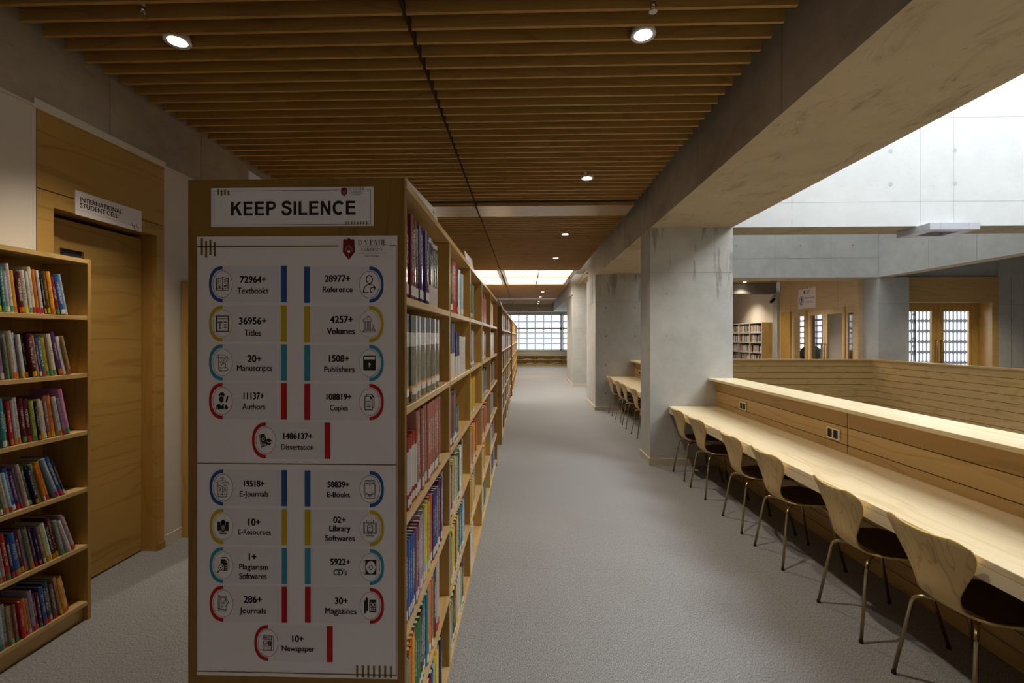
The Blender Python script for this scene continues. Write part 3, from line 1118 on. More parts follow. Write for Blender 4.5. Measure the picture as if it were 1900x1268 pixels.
def make_chair():
    t = thing('shell_chair', None, 'chair', (0, 0, 0), 'shell chairs pulled up to the desks')
    s = shell_grid(0, 1, 44, 14).build('shell', M['chair_wood'], t, True)
    so = s.modifiers.new('thick', 'SOLIDIFY')
    so.thickness = 0.011
    so.offset = 0
    bevel(s, 0.003, 2)
    p = shell_grid(0.012, 0.56, 28, 12, 0.0075, 0.96).build('seat_cover', M['chair_seat'], t, True)
    p['label'] = 'dark brown seat cover'
    so = p.modifiers.new('thick', 'SOLIDIFY')
    so.thickness = 0.002
    so.offset = 0
    MB().lathe([(0.055, 0.405), (0.075, 0.412), (0.075, 0.430)], (0.215, 0, 0), 20).build('hub', M['black'], t, True)
    for sx, sy in ((-1, -1), (-1, 1), (1, -1), (1, 1)):
        fx, fy = (-0.018, 0.188) if sx < 0 else (0.412, 0.205)
        fy *= sy
        tx, ty = (0.035, 0.150) if sx < 0 else (0.330, 0.165)
        ty *= sy
        hx, hy = 0.215 + 0.03 * sx, 0.02 * sy
        P = [Vector((fx, fy, 0.012)), Vector((tx, ty, 0.365))]
        corner = Vector((tx + (tx - fx) * 0.12, ty + (ty - fy) * 0.12, 0.415))
        end = Vector((hx, hy, 0.420))
        a = P[1]
        b = corner + (end - corner).normalized() * 0.05
        path = [P[0], a]
        for k in range(1, 8):
            q = k / 8
            path.append(a * (1 - q) ** 2 + corner * 2 * q * (1 - q) + b * q * q)
        path += [b, end]
        lg = MB().tube(path, 0.0088, 12).build('leg', M['brass'], t, True)
        MB().lathe([(0.0105, 0.0), (0.0105, 0.016)], (fx, fy, 0), 12).build('foot_glide', M['black'], lg, True)
    return t


chair = make_chair()
CH = [(2.095, 'shell chair nearest the viewer at the long desk', 3), (2.69, 'second shell chair from the viewer at the long desk', -2),
      (3.455, 'third shell chair from the viewer at the long desk', 1), (4.05, 'fourth shell chair from the viewer at the long desk', -1),
      (4.845, 'fifth shell chair from the viewer, next but one to the near column', 2),
      (5.435, 'sixth shell chair of the long desk, closest to the near column', 0),
      (7.615, 'nearest shell chair at the niche desk, half hidden by the near column', 1),
      (8.39, 'second nearest shell chair at the desk in the column niche', -2),
      (8.955, 'third shell chair at the desk in the column niche', 2),
      (9.72, 'farthest shell chair of the niche desk, against the middle column', 0)]
for i, (y, lb_, rz) in enumerate(CH):
    o = chair if i == 0 else copy_tree(chair)
    o['label'] = 'pale wood ' + lb_
    o.location = (1.833, y, 0)
    o.rotation_euler = (0, 0, R(rz))


def socket(y, z, label):
    t = thing('power_socket', label, 'socket', (2.45, y, z), 'power sockets on the desk panel')
    bevel(MB().box(-0.012, -0.0005, -0.075, 0.075, -0.045, 0.045).build('face_plate', M['metal_white'] if False else M['desk'], t), 0.003, 2)
    for s in (-1, 1):
        MB().box(-0.014, -0.0115, s * 0.034 - 0.024, s * 0.034 + 0.024, -0.032, 0.032).build('outlet', M['black'], t)


socket(5.172, 0.872, 'double power socket on the desk panel nearest the column')
socket(3.68, 0.882, 'double power socket on the desk panel in the middle of the long desk')
socket(9.75, 0.88, 'small double power socket on the panel of the niche desk')


# ------------------------------------------------------------------ bookcases
ZT = 2.12
LEV = [0.09, 0.425, 0.758, 1.104, 1.438, 1.770]
TH = 0.024


def bookcase(label, x0, x1, ys, lev=LEV, top=ZT, sides='both', doubles=()):
    """run of bays along y between x0 and x1; open on +x (and -x when sides is both)"""
    t = thing('bookcase', label, 'bookcase', ((x0 + x1) / 2, (ys[0] + ys[-1]) / 2, 0))
    ox, oy = (x0 + x1) / 2, (ys[0] + ys[-1]) / 2
    B = lambda a, b, c, d, e, f: MB().box(a - ox, b - ox, c - oy, d - oy, e, f)
    for i, y in enumerate(ys):
        if i == 0:
            o = B(x0, x1, y, y + 0.022, 0, top)
            nm = 'end_panel'
        elif i == len(ys) - 1:
            o = B(x0, x1, y - 0.022, y, 0, top)
            nm = 'end_panel'
        else:
            wd = 0.020 if i in doubles else 0.0125
            o = B(x0 + 0.004, x1 - 0.002, y - wd, y + wd, 0.06, top - TH)
            nm = 'upright'
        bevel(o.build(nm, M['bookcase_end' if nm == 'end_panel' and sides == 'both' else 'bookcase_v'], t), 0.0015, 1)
    for i in range(len(ys) - 1):
        ya = ys[i] + (0.0225 if i == 0 else 0.013)
        yb = ys[i + 1] - (0.0225 if i == len(ys) - 2 else 0.013)
        if i in doubles:
            ya += 0.0078
        if i + 1 in doubles:
            yb -= 0.0078
        for z in lev:
            bevel(B(x0 + (0.012 if sides != 'both' else 0.002), x1 - 0.001, ya, yb, z - TH, z).build('shelf', M['bookcase_y'], t), 0.0015, 1)
    B(x0 + 0.0, x1 + 0.0, ys[0] + 0.0225, ys[-1] - 0.0225, top - TH, top).build('top_board', M['bookcase_y'], t)
    xm = ox if sides == 'both' else x0 + 0.006
    for i in range(len(ys) - 1):
        for k, z in enumerate(lev):
            zt = (lev[k + 1] if k + 1 < len(lev) else top) - TH
            B(xm - 0.005, xm + 0.005, ys[i] + 0.0235, ys[i + 1] - 0.0235, z + 0.0005, zt - 0.0005).build('back_panel', M['bookcase_v'], t)
    B(x0 + 0.03, x1 - 0.03, ys[0] + 0.023, ys[-1] - 0.023, 0, lev[0] - TH - 0.001).build('plinth', M['bookcase_y'], t)
    return t


BX1 = -0.355
YS1 = [1.335, 2.155, 2.965, 3.770, 4.70, 5.80]
bookcase('tall double-sided wooden bookcase in front, its end panel carrying the poster and silence notice', -1.01, BX1, YS1, doubles=(3,))
YS2 = [6.95, 7.85, 8.75, 9.65, 10.6, 11.6]
bookcase('second tall bookcase of the row, beyond the first cross aisle', -1.01, BX1, YS2)
YS3 = [12.6, 13.5, 14.4, 15.3, 16.2, 17.1, 18.0, 19.0, 20.2]
bookcase('farthest tall bookcase of the row, reaching towards the end window', -1.01, BX1, YS3)
LEVL = [0.112, 0.442, 0.773, 1.104, 1.437, 1.770]
YSL = [1.62, 2.60]
bookcase('single-sided wooden bookcase against the left wall before the timber door', XL + 0.005, -2.545, YSL, LEVL, 2.10, 'one')
bookcase('wooden bookcase standing against the left wall beyond the timber door', XL + 0.012, -2.42, [3.655, 4.6, 5.5], LEVL, 2.11, 'one')


def far_case():
    t = thing('bookcase', 'open bookcase with white-edged shelves on the landing across the atrium', 'bookcase', (7.78, 16.4, 0))
    for i, y in enumerate((-1.2, -0.4, 0.4, 1.2, 2.0)):
        MB().box(0, 0.33, y - 0.012, y + 0.012, 0, 2.12).build('upright', M['bookcase_v'], t)
        MB().box(-0.004, 0.0, y - 0.014, y + 0.014, 0, 2.12).build('edge_strip', M['metal_white'], t)
    for k in range(7):
        z = 0.09 + 0.335 * k
        MB().box(0.001, 0.32, -1.19, 1.99, z, z + 0.024).build('shelf', M['bookcase_y'], t)
        MB().box(-0.004, 0.0005, -1.19, 1.99, z, z + 0.024).build('edge_strip', M['metal_white'], t)
    MB().box(0.32, 0.33, -1.19, 1.99, 0, 2.12).build('back_panel', M['bookcase_v'], t)


far_case()

t = thing('low_bookcase', 'low open wooden bookcase under the end window', 'bookcase', (0.6, 25.62, 0))
MB().box(-3.0, 3.2, -0.17, 0.17, 0.58, 0.605).build('top_board', M['bookcase_x'], t)
MB().box(-3.0, 3.2, -0.165, 0.17, 0.10, 0.128).build('shelf', M['bookcase_x'], t)
MB().box(-3.0, 3.2, -0.165, 0.17, 0.345, 0.37).build('shelf', M['bookcase_x'], t)
MB().box(-3.0, 3.2, -0.14, 0.17, 0, 0.10).build('plinth', M['bookcase_x'], t)
MB().box(-3.0, 3.2, 0.155, 0.17, 0.128, 0.58).build('back_panel', M['bookcase_x'], t)
for k in range(9):
    x = -0.8 - 0.77 * 2 + 0.77 * k
    if x < 3.2:
        MB().box(x - 0.014, x + 0.014, -0.17, 0.15, 0, 0.58).build('upright', M['bookcase_v'], t)
PS = [(-0.32, 0.128, 'lower'), (0.32, 0.128, 'lower'), (-0.44, 0.37, 'upper'), (0.28, 0.37, 'upper'), (1.12, 0.37, 'upper'), (1.08, 0.128, 'lower'), (1.84, 0.37, 'upper')]
NMS = ['loose papers, lower shelf of the low bookcase, left of the middle', 'loose papers, lower shelf of the low bookcase, near the middle',
       'papers, upper shelf of the low bookcase, left of the middle', 'papers, upper shelf of the low bookcase, near the middle',
       'thin papers, upper shelf of the low bookcase, right of the middle', 'crumpled papers, lower shelf of the low bookcase, right of the middle',
       'dark and white papers, upper shelf of the low bookcase, next to the column']
for (x, z, q), nm in zip(PS, NMS):
    m = MB()
    for k in range(4):
        a = random.uniform(-0.4, 0.4)
        dx, dy = random.uniform(-0.08, 0.08), random.uniform(-0.02, 0.02)
        ca, sa = math.cos(a), math.sin(a)
        zz = z + k * 0.014
        hw, hd = 0.17, 0.10
        lf_ = random.uniform(0, 0.03)
        c4 = [(-hw, -hd), (hw, -hd), (hw, hd), (-hw, hd)]
        pts = [(0.6 + x + 0.385 * 0 + dx + u * ca - v * sa * 0.3, 25.60 + dy + v * 0.9, zz + 0.001 + (lf_ if u > 0 else 0)) for u, v in c4]
        m.add(pts + [(p[0], p[1], p[2] + 0.011) for p in pts], [(0, 1, 2, 3), (4, 5, 6, 7), (0, 1, 5, 4), (1, 2, 6, 5), (2, 3, 7, 6), (3, 0, 4, 7)])
    tag(m.build('newspaper_pile', M['pages']), 'pile of ' + nm, 'papers', 'paper piles in the low bookcase')

tag(MB().box(9.95, 10.05, 14.55, 15.25, 0, 2.12).build('partition_board', M['grey_panel']), 'tall blue-grey board seen through the right leaf of the glazed door', 'board')
t = thing('lounge_chair', 'dark green rounded chair back seen through the glazed door', 'chair', (10.35, 16.8, 0))
MB().lathe([(0.22, 0.85), (0.34, 0.9), (0.36, 1.02), (0.30, 1.2), (0.16, 1.32), (0.02, 1.36)], (0, 0, 0), 20).build('backrest', M['green_dark'], t, True)
MB().lathe([(0.25, 0.0), (0.25, 0.04), (0.05, 0.08), (0.05, 0.85)], (0, 0, 0), 16).build('stand', M['metal_grey'], t, True)


# ------------------------------------------------------------------ printed sheets on the bookcase end
YF = 1.3345


def PS_(layer):
    """flat sheet on the end panel: u to the right, v down, one unit about 1.6 mm"""
    return lambda u, v: (-0.679 + 0.001623 * (u - 550), 1.3322 - 0.00025 * layer, EYE - 0.001602 * (v - 625.1))


def vd(u, v):
    return 625.1 + (v - 625.1) * (1 - 3.67e-5 * (u - 550))


def half_arc(D, cx, y0, y1, xo, thick, side, mi):
    """thick half ring opening towards the text, cut at cx"""
    cy, ro, rx = (y0 + y1) / 2, (y1 - y0) / 2, abs(cx - xo)
    pts = []
    N = 24
    for k in range(N + 1):
        a = math.pi * (0.5 + k / N)
        c_, s_ = math.cos(a), math.sin(a)
        e = 2 / 2.25
        pts.append((cx + side * -1 * rx * (abs(c_) ** e) * (1), cy - ro * (1 if s_ > 0 else -1) * abs(s_) ** e))
    inn = []
    rx2, ro2 = rx - thick * 0.82, ro - thick * 1.1
    for k in range(N + 1):
        a = math.pi * (0.5 + k / N)
        c_, s_ = math.cos(a), math.sin(a)
        e = 2 / 2.1
        inn.append((cx - side * rx2 * abs(c_) ** e, cy - ro2 * (1 if s_ > 0 else -1) * abs(s_) ** e))
    D.mb.add([D.P(*p) for p in pts + inn], [(k, k + 1, N + 2 + k, N + 1 + k) for k in range(N)], mi)


class Off:
    """drawing pen moved to a centre, with an optional tilt"""
    def __init__(s, D, cx, cy, rot=0, kx=1, ky=1):
        ca, sa = math.cos(R(rot)), math.sin(R(rot))
        P0 = D.P
        s.D = Draw(D.mb, lambda x, y: P0(cx + kx * (x * ca - y * sa), cy + ky * (x * sa + y * ca)), D.mi)


# every icon gets a black pen k and a paper-coloured pen w, origin at the ring centre
def ic_textbook(k, w):
    k.line([(-11, -11), (-6, -10.5), (-0.5, -12.5), (4, -12), (8, -10.5), (11, -11), (11.5, 11.5), (-11.5, 11.5)], 1.2, True)
    k.line([(-9.8, -10), (-9.8, 8), (-5, 7.4), (0, 8.2), (5, 7.4), (9.8, 8), (9.8, -10)], 0.8)
    k.line([(0, -12), (0, 11.5)], 1.2)
    for i in range(3):
        k.line([(2.4, -8.4 + 2.9 * i), (7.6, -7.0 + 2.9 * i)], 1.1)
    k.poly([(2.4, 2.5), (8, 1.3), (7.6, 4), (2.6, 5)])
    for i in range(3):
        k.line([(-8, 2.6 + 2.3 * i), (-2.2, 1.2 + 2.3 * i)], 1.0)
    k.line([(-7.6, -8.5), (-7.6, -1.5), (-2.4, -3.2)], 0.8)
    k.line([(-6.4, -4.5), (-4.6, -5.2), (-2.6, -8.5)], 0.8)


def ic_titles(k, w):
    k.box(-11.4, -14, 10.8, 14.4, 1.8)
    k.line([(-11.4, -9), (10.8, -9)], 1.7)
    k.line([(-9.2, -3.2), (-0.4, -3.2)], 1.6)
    k.line([(-4.8, -3.2), (-4.8, 9.2)], 1.8)
    k.line([(-7, 9.2), (-2.6, 9.2)], 1.5)
    k.line([(-8.8, -3), (-8.8, -0.8)], 1.2)
    k.line([(-0.8, -3), (-0.8, -0.8)], 1.2)
    for y in (-3, 2.2, 7.4):
        k.line([(2.2, y), (8, y)], 1.8)


def ic_scroll(k, w):
    k.line([(-9.6, -14), (3, -14), (5.5, -12)], 0.9)
    k.ring(-9.4, -11.2, 2.0, 2.9, 0.8, 16)
    k.line([(-7.4, -12), (-7.4, 13), (-5, 15.6), (8.4, 15.6), (10.4, 12.6), (8.4, 9.8), (-5.2, 9.8)], 0.9)
    k.ring(-4.4, 12.8, 2.0, 2.6, 0.8, 16)
    k.line([(5.6, 2), (5.6, 9.8)], 0.9)
    for i in range(6):
        k.line([(-4.6, -9.6 + 2.6 * i), (2.4 - 0.9 * i, -9.6 + 2.6 * i)], 0.8)
    k.line([(-3, 6.6), (0, 2.4), (1, -3), (5.5, -10), (8.6, -12), (10.4, -9), (9, -4), (4.5, 1), (0.2, 2.6)], 0.9)
    k.line([(0, 2.4), (8, -9.5)], 0.7)


def ic_author(k, w):
    k.poly([(-7.6, -6.8), (-7.2, -12), (-3.6, -16), (1, -16.2), (4, -13), (3.6, -9), (2.6, -7.6), (1.4, -9), (-3.6, -11), (-5.6, -8.8)])
    k.poly([(-6.6, -6), (-4.2, -8.4), (-3.4, -9.6), (1.6, -7.6), (2.2, -6), (2, -1), (0.2, 2.4), (-2.6, 3.4), (-5, 1.6), (-6.4, -2)])
    k.poly([(-11.8, 15.6), (-11.6, 8.6), (-9, 6), (-5.6, 5), (-2.2, 9.6), (1, 5), (3.4, 6), (2.6, 9), (2.4, 15.6)])
    w.line([(-9.4, 15.6), (-9.4, 11.4)], 0.9)
    k.poly([(3.2, 15.6), (3.4, 11), (5, 9), (5, 7), (8.4, 7), (8.4, 9), (10, 11), (10.2, 15.6)])
    k.poly([(6.2, 4.6), (6, -2), (7.6, -7.6), (11, -11.4), (10.6, -5.6), (9.4, -0.6), (7.4, 2)])


def ic_thesis(k, w):
    k.poly([(-12.6, -10.4), (-1.2, -13), (3.0, 9.4), (-8.6, 14)])
    w.line([(-11, -10.6), (-6.8, 13)], 0.7)
    w.ring(-4.4, -2.4, 2.2, 3.2, 0.9, 18)
    w.box(-6, 6.6, -0.2, 9, 0.8)
    w.line([(-1.6, -12), (-0.6, -7), (-2.2, -8.4)], 0.8)
    k.poly([(0, -0.6), (5.6, -4.2), (11.8, 0.6), (6.2, 4.0)])
    k.poly([(1.6, 2.2), (6.2, 5.6), (10, 3.2), (9.8, 7.2), (6.2, 9), (2.2, 7.4)])
    k.line([(11.4, 1), (11.6, 6.6)], 0.9)


def ic_ejournal(k, w):
    k.arc(-1.4, -15.5, 3.2, 3.6, 200, 340, 0.8)
    k.arc(-1.4, -15.3, 1.8, 2.0, 200, 340, 0.8)
    k.disc(-1.4, -14.6, 0.8)
    k.line([(-9.4, -3.6), (-9.4, -11.4), (-8, -12.8), (5.8, -12.8), (7, -11)], 1.0)
    k.box(-1, -9.6, 11, -6.4, 0.9)
    k.line([(-9.8, -3.2), (-5, -4), (-1.2, -1.6), (2.6, -4), (7.4, -3.2), (7.4, 13), (2.6, 11.4), (-1.2, 13.6), (-5, 11.4), (-9.8, 13)], 1.0, True)
    k.line([(-1.2, -1.6), (-1.2, 13)], 0.9)
    for i in range(4):
        k.line([(-8, 0.2 + 2.5 * i), (-3.2, 0.6 + 2.5 * i)], 0.9)
        k.line([(0.8, 0.6 + 2.5 * i), (5.6, 0.2 + 2.5 * i)], 0.9)
    k.line([(-9, 13.4), (-9, 17.2), (6.6, 17.2), (6.6, 13.4)], 1.0)
    k.line([(-2.4, 15.6), (0, 15.6)], 0.8)


def ic_eresource(k, w):
    k.poly([(-10.8, -8), (-9.8, -9.2), (9.6, -9.2), (10.6, -8), (10.6, 6.6), (9.6, 8), (-9.8, 8), (-10.8, 6.6)])
    k.disc(0, -8, 4.0, 5)
    w.line([(-4.6, -8), (-4.2, -3.4), (-2.2, 1.4), (-1.8, 4.6), (1.8, 4.6), (2.2, 1.4), (4.2, -3.4), (4.6, -8)], 0.6)
    w.line([(-1.2, -3), (-0.6, 1.4)], 0.5)
    w.line([(1.2, -3), (0.6, 1.4)], 0.5)
    w.line([(-1.8, 1.4), (1.8, 1.4)], 0.5)
    w.line([(-1.6, 6), (0, 7), (1.6, 6)], 0.5)
    k.rect(-2.6, 8, 2.8, 9.6)
    k.rect(-6.4, 11, 6.6, 14)


def ic_plagiarism(k, w):
    k.poly([(-4.4, -11.4), (3.4, -11.4), (3.4, -5.8), (8.4, -5.4), (8.4, 10.4), (-4.4, 10.4)])
    k.poly([(4.4, -10.6), (8, -6.6), (4.4, -6.6)])
    k.line([(-3, -14.6), (6.4, -14.6), (10.6, -9), (10.6, 7.8)], 1.2)
    for y in (0.4, 4.0, 7.4):
        w.line([(4.2, y), (7.4, y)], 1.3)
    w.disc(-4, 4.4, 6, 7.4)
    k.top.ring(-4, 4.4, 3.9, 5.2, 1.4)
    k.top.disc(-4, 4.4, 1.3, 1.8)
    k.top.line([(-7.4, 9.8), (-11, 14.4)], 2.2)


def ic_journal(k, w):
    k.line([(-9.2, 11.6), (-9.2, -14.6), (-8, -16.4), (-6.6, -15.6), (-6, -13.8), (6.4, -13.8), (6.4, 11), (-5.6, 11), (-7, 8.8), (-9, 9)], 1.0)
    k.line([(-6.2, -13), (-6.2, 9.6)], 0.9)
    k.line([(-9.2, 10.8), (-8, 13.4), (4.6, 13.4), (5, 11.4)], 1.0)
    k.box(-4, -11.2, 4.4, -5, 1.1)
    for i, (a, b) in enumerate(((-2.6, 3.4), (-4, 2.2), (-4, 0.6), (-4, -0.6), (-4, -1.4))):
        k.line([(a, -2.4 + 2.4 * i), (b, -2.4 + 2.4 * i)], 0.9)
    w.line([(0.6, 7), (9, -5)], 2.4)
    k.line([(0.4, 7.4), (1, 4.4), (8.2, -6), (10.8, -3.2), (2.8, 6.2)], 0.9, True)
    k.line([(6.6, 0.6), (11, -4.6)], 0.8)


def ic_news(k, w):
    k.line([(-9.6, -14), (4.8, -14), (6, -12.6), (6, 14), (-9.6, 14)], 1.1, True)
    k.line([(4.8, -13.6), (10.4, -11.6), (10.6, 12), (9, 14), (5, 14)], 1.1)
    k.line([(-8.6, -6.2), (7, -6.2)], 0.9)
    k.box(-8.6, -3.6, -1.8, 1.4, 0.9)
    k.disc(3, 0.8, 3.9, 5.2)
    w.line([(-0.6, -1), (6.6, -1)], 0.35)
    w.line([(-0.6, 2.4), (6.6, 2.4)], 0.35)
    w.line([(3, -4), (3, 6)], 0.35)
    for i in range(3):
        k.line([(-8.6, 3.2 + 1.4 * i), (-1.6, 3.2 + 1.4 * i)], 0.6)
    for i in range(3):
        k.line([(-8.6, 8 + 1.8 * i), (-5.4, 8 + 1.8 * i)], 0.6)
        k.line([(4, 8 + 1.8 * i), (7.4, 8 + 1.8 * i)], 0.6)
    k.box(-3.6, 8, 2.6, 11.8, 0.6)
    put_text(k.mb, k.P, 'NEWS', -8.8, 3.4, -8.0, 4.4, k.mi, 0.0, 1.0, 0.15)


def ic_reference(k, w):
    k.ring(0, -9.4, 5.6, 7.2, 1.7)
    k.arc(1, 14, 12, 14.6, 182, 292, 1.7)
    k.line([(-11, 13.4), (-10.6, 14.6), (-1.4, 14.6)], 1.7)
    k.arc(5.4, 10.2, 3.8, 4.6, 100, 270, 1.7, 12)
    k.line([(5.4, 5.6), (10.4, 5.6)], 1.7)
    k.poly([(7.4, 0.6), (12, 5.6), (9, 10.6), (7.8, 9.6), (9.2, 5.8), (6.6, 2)])


def ic_volumes(k, w):
    k.line([(-11, -9.4), (-2, -15.4), (4, -9.4)], 0.9, True)
    k.line([(-4, -11), (-1.6, -15), (0, -11.2)], 0.7)
    k.box(-11.4, -9.2, 4.2, -5, 0.9)
    for x in (-8.4, -2.2):
        k.line([(x - 1.5, -4.6), (x - 1.5, 9)], 0.9)
        k.line([(x + 1.5, -4.6), (x + 1.5, 9)], 0.9)
        k.line([(x, -4), (x, 8.6)], 0.6)
    k.line([(2, -4.6), (2, 9)], 0.9)
    k.line([(5.6, 9), (5.6, 0), (7.6, 2.4), (9, 9)], 0.9)
    k.line([(7, 3), (7, 8.6)], 0.6)
    for i, (a, b) in enumerate(((-9.6, 9.6), (-10.6, 10.6), (-11.6, 11.6))):
        k.box(a, 9.4 + 1.8 * i, b, 11.2 + 1.8 * i, 0.8)


def ic_publisher(k, w):
    k.poly([(-11.4, -12.4), (-10, -13.8), (10.4, -13.8), (11.8, -12.4), (11.8, 12.2), (10.4, 13.8), (-10, 13.8), (-11.4, 12.2)])
    w.rect(-9.8, -11.6, 10.2, -6.8)
    k.disc(5.4, -9.2, 0.9, 1.1)
    k.disc(8.2, -9.2, 0.9, 1.1)
    w.line([(0.2, 7.8), (0.2, 1)], 1.6)
    w.poly([(-2.8, 3), (0.2, -1.4), (3.2, 3)])


def ic_copies(k, w):
    k.line([(-5.4, -10), (-5, -14.4), (3.6, -14.4), (8.2, -9.4), (8.2, 9), (5.6, 10.6)], 1.4)
    k.line([(-8, -10.8), (1.6, -10.8), (5, -6.6), (5, 14.4), (-8.4, 14.4), (-8.4, -10)], 1.5, True)
    k.poly([(1, -10.6), (5, -5.4), (1, -5.4)])
    k.poly([(4, -14), (8.2, -9), (4.6, -9)])
    for y in (-1.2, 3.4, 7.8):
        k.line([(-5.4, y), (2.4, y)], 1.3)


def ic_ebook(k, w):
    k.line([(-9, -8), (-9, -15), (-8, -16.6), (8, -16.6), (9, -15), (9, -8)], 0.9)
    k.box(-6.4, -14, 6.6, -11, 0.8)
    k.line([(-9, 10), (-9, 15.4), (-7.6, 17), (8, 17), (9.2, 15.4), (9.2, 10)], 0.9)
    k.line([(-9, -10), (-4, -10), (0.2, -8), (4.6, -10), (9, -10), (9, 7), (4.6, 8), (0.2, 11), (-4.4, 8), (-9, 7)], 0.9, True)
    k.line([(-9, -7.6), (-10.8, -7.4), (-10.8, 9.6), (-4, 9.6), (0.2, 12.6), (4.6, 9.6), (10.8, 9.6), (10.8, -7.4), (9, -7.6)], 0.9)
    k.line([(0.2, -8), (0.2, 11)], 0.9)
    k.line([(-6.6, 11.4), (-6.6, 12.8), (6.8, 12.8), (6.8, 11.4)], 0.7)
    k.disc(0, 14, 0.9, 0.7)


def ic_software(k, w):
    k.box(-11.8, -10, 11.8, 10, 0.9)
    k.box(-9.8, -8, 9.8, 7.6, 0.8)
    k.line([(-5, 0), (0, -2.6), (5, 0), (5, 6.2), (0, 7.6), (-5, 6.2)], 0.9, True)
    w.rect(-4.3, -3.4, 4.3, -2.4)
    k.line([(-5, -4.6), (0, -6.4), (5, -4.6), (5, 4), (0, 7.4), (-5, 4)], 0.9, True)
    k.line([(-5, -4.4), (0, -1.6), (5, -4.4)], 0.9)
    k.line([(0, -1.6), (0, 7)], 0.9)
    k.line([(0, -6.4), (0, -14.4)], 0.8)
    k.line([(-3, -7), (-3, -11.8), (-6, -11.8), (-6.4, -14)], 0.8)
    k.line([(3, -7), (3, -11.8), (6, -11.8), (6.4, -14)], 0.8)
    for x in (-6.4, 0, 6.4):
        k.disc(x, -14.6, 0.9, 1.1)
    k.line([(-2.8, 10), (-3.2, 13.4)], 0.8)
    k.line([(2.8, 10), (3.2, 13.4)], 0.8)
    k.box(-6.6, 13.4, 6.6, 15.8, 0.8)


def ic_cd(k, w):
    k.box(-10.8, -12.6, 11.2, 13, 1.3)
    k.line([(-7.8, -12.6), (-7.8, 13)], 1.1)
    k.poly([(-7.8, -12.6), (-1, -12.6), (-7.8, -4)])
    k.poly([(11.2, -12.6), (4.6, -12.6), (11.2, -4)])
    k.poly([(-7.8, 13), (-1, 13), (-7.8, 4.4)])
    k.poly([(11.2, 13), (4.6, 13), (11.2, 4.4)])
    w.disc(1.8, 0.2, 8.6, 11.6, 32)
    k.top.ring(1.8, 0.2, 9, 12.2, 1.2)
    k.top.ring(1.8, 0.2, 3, 4.2, 1.3)


def ic_magazine(k, w):
    k.poly([(-11.2, -9.8), (-8.2, -10.4), (-8, -14), (-6, -15.8), (-3.8, -14.6), (-3.2, -12), (-3.2, 11.4), (-4.6, 9.4), (-5.8, 9.2), (-7, 11), (-8, 14), (-10, 14.6), (-11.2, 13.6)])
    k.rect(-1.2, -11.4, 11.6, 12.2)
    w.ring(2.6, -2.4, 2.4, 3.2, 0.9, 20)
    w.ring(8.0, -2.4, 2.4, 3.2, 0.9, 20)
    w.line([(1.2, -4.6), (3.0, -7.6)], 0.8)
    w.line([(9.4, -4.6), (7.6, -7.6)], 0.8)
    k.rect(1.4, -5.4, 9.2, -4.6)
    w.box(1.2, 3.8, 4.4, 8.2, 1.0)
    w.line([(6.2, 4.2), (9.8, 4.2)], 1.1)
    w.line([(6.2, 7.8), (9.8, 7.8)], 1.1)


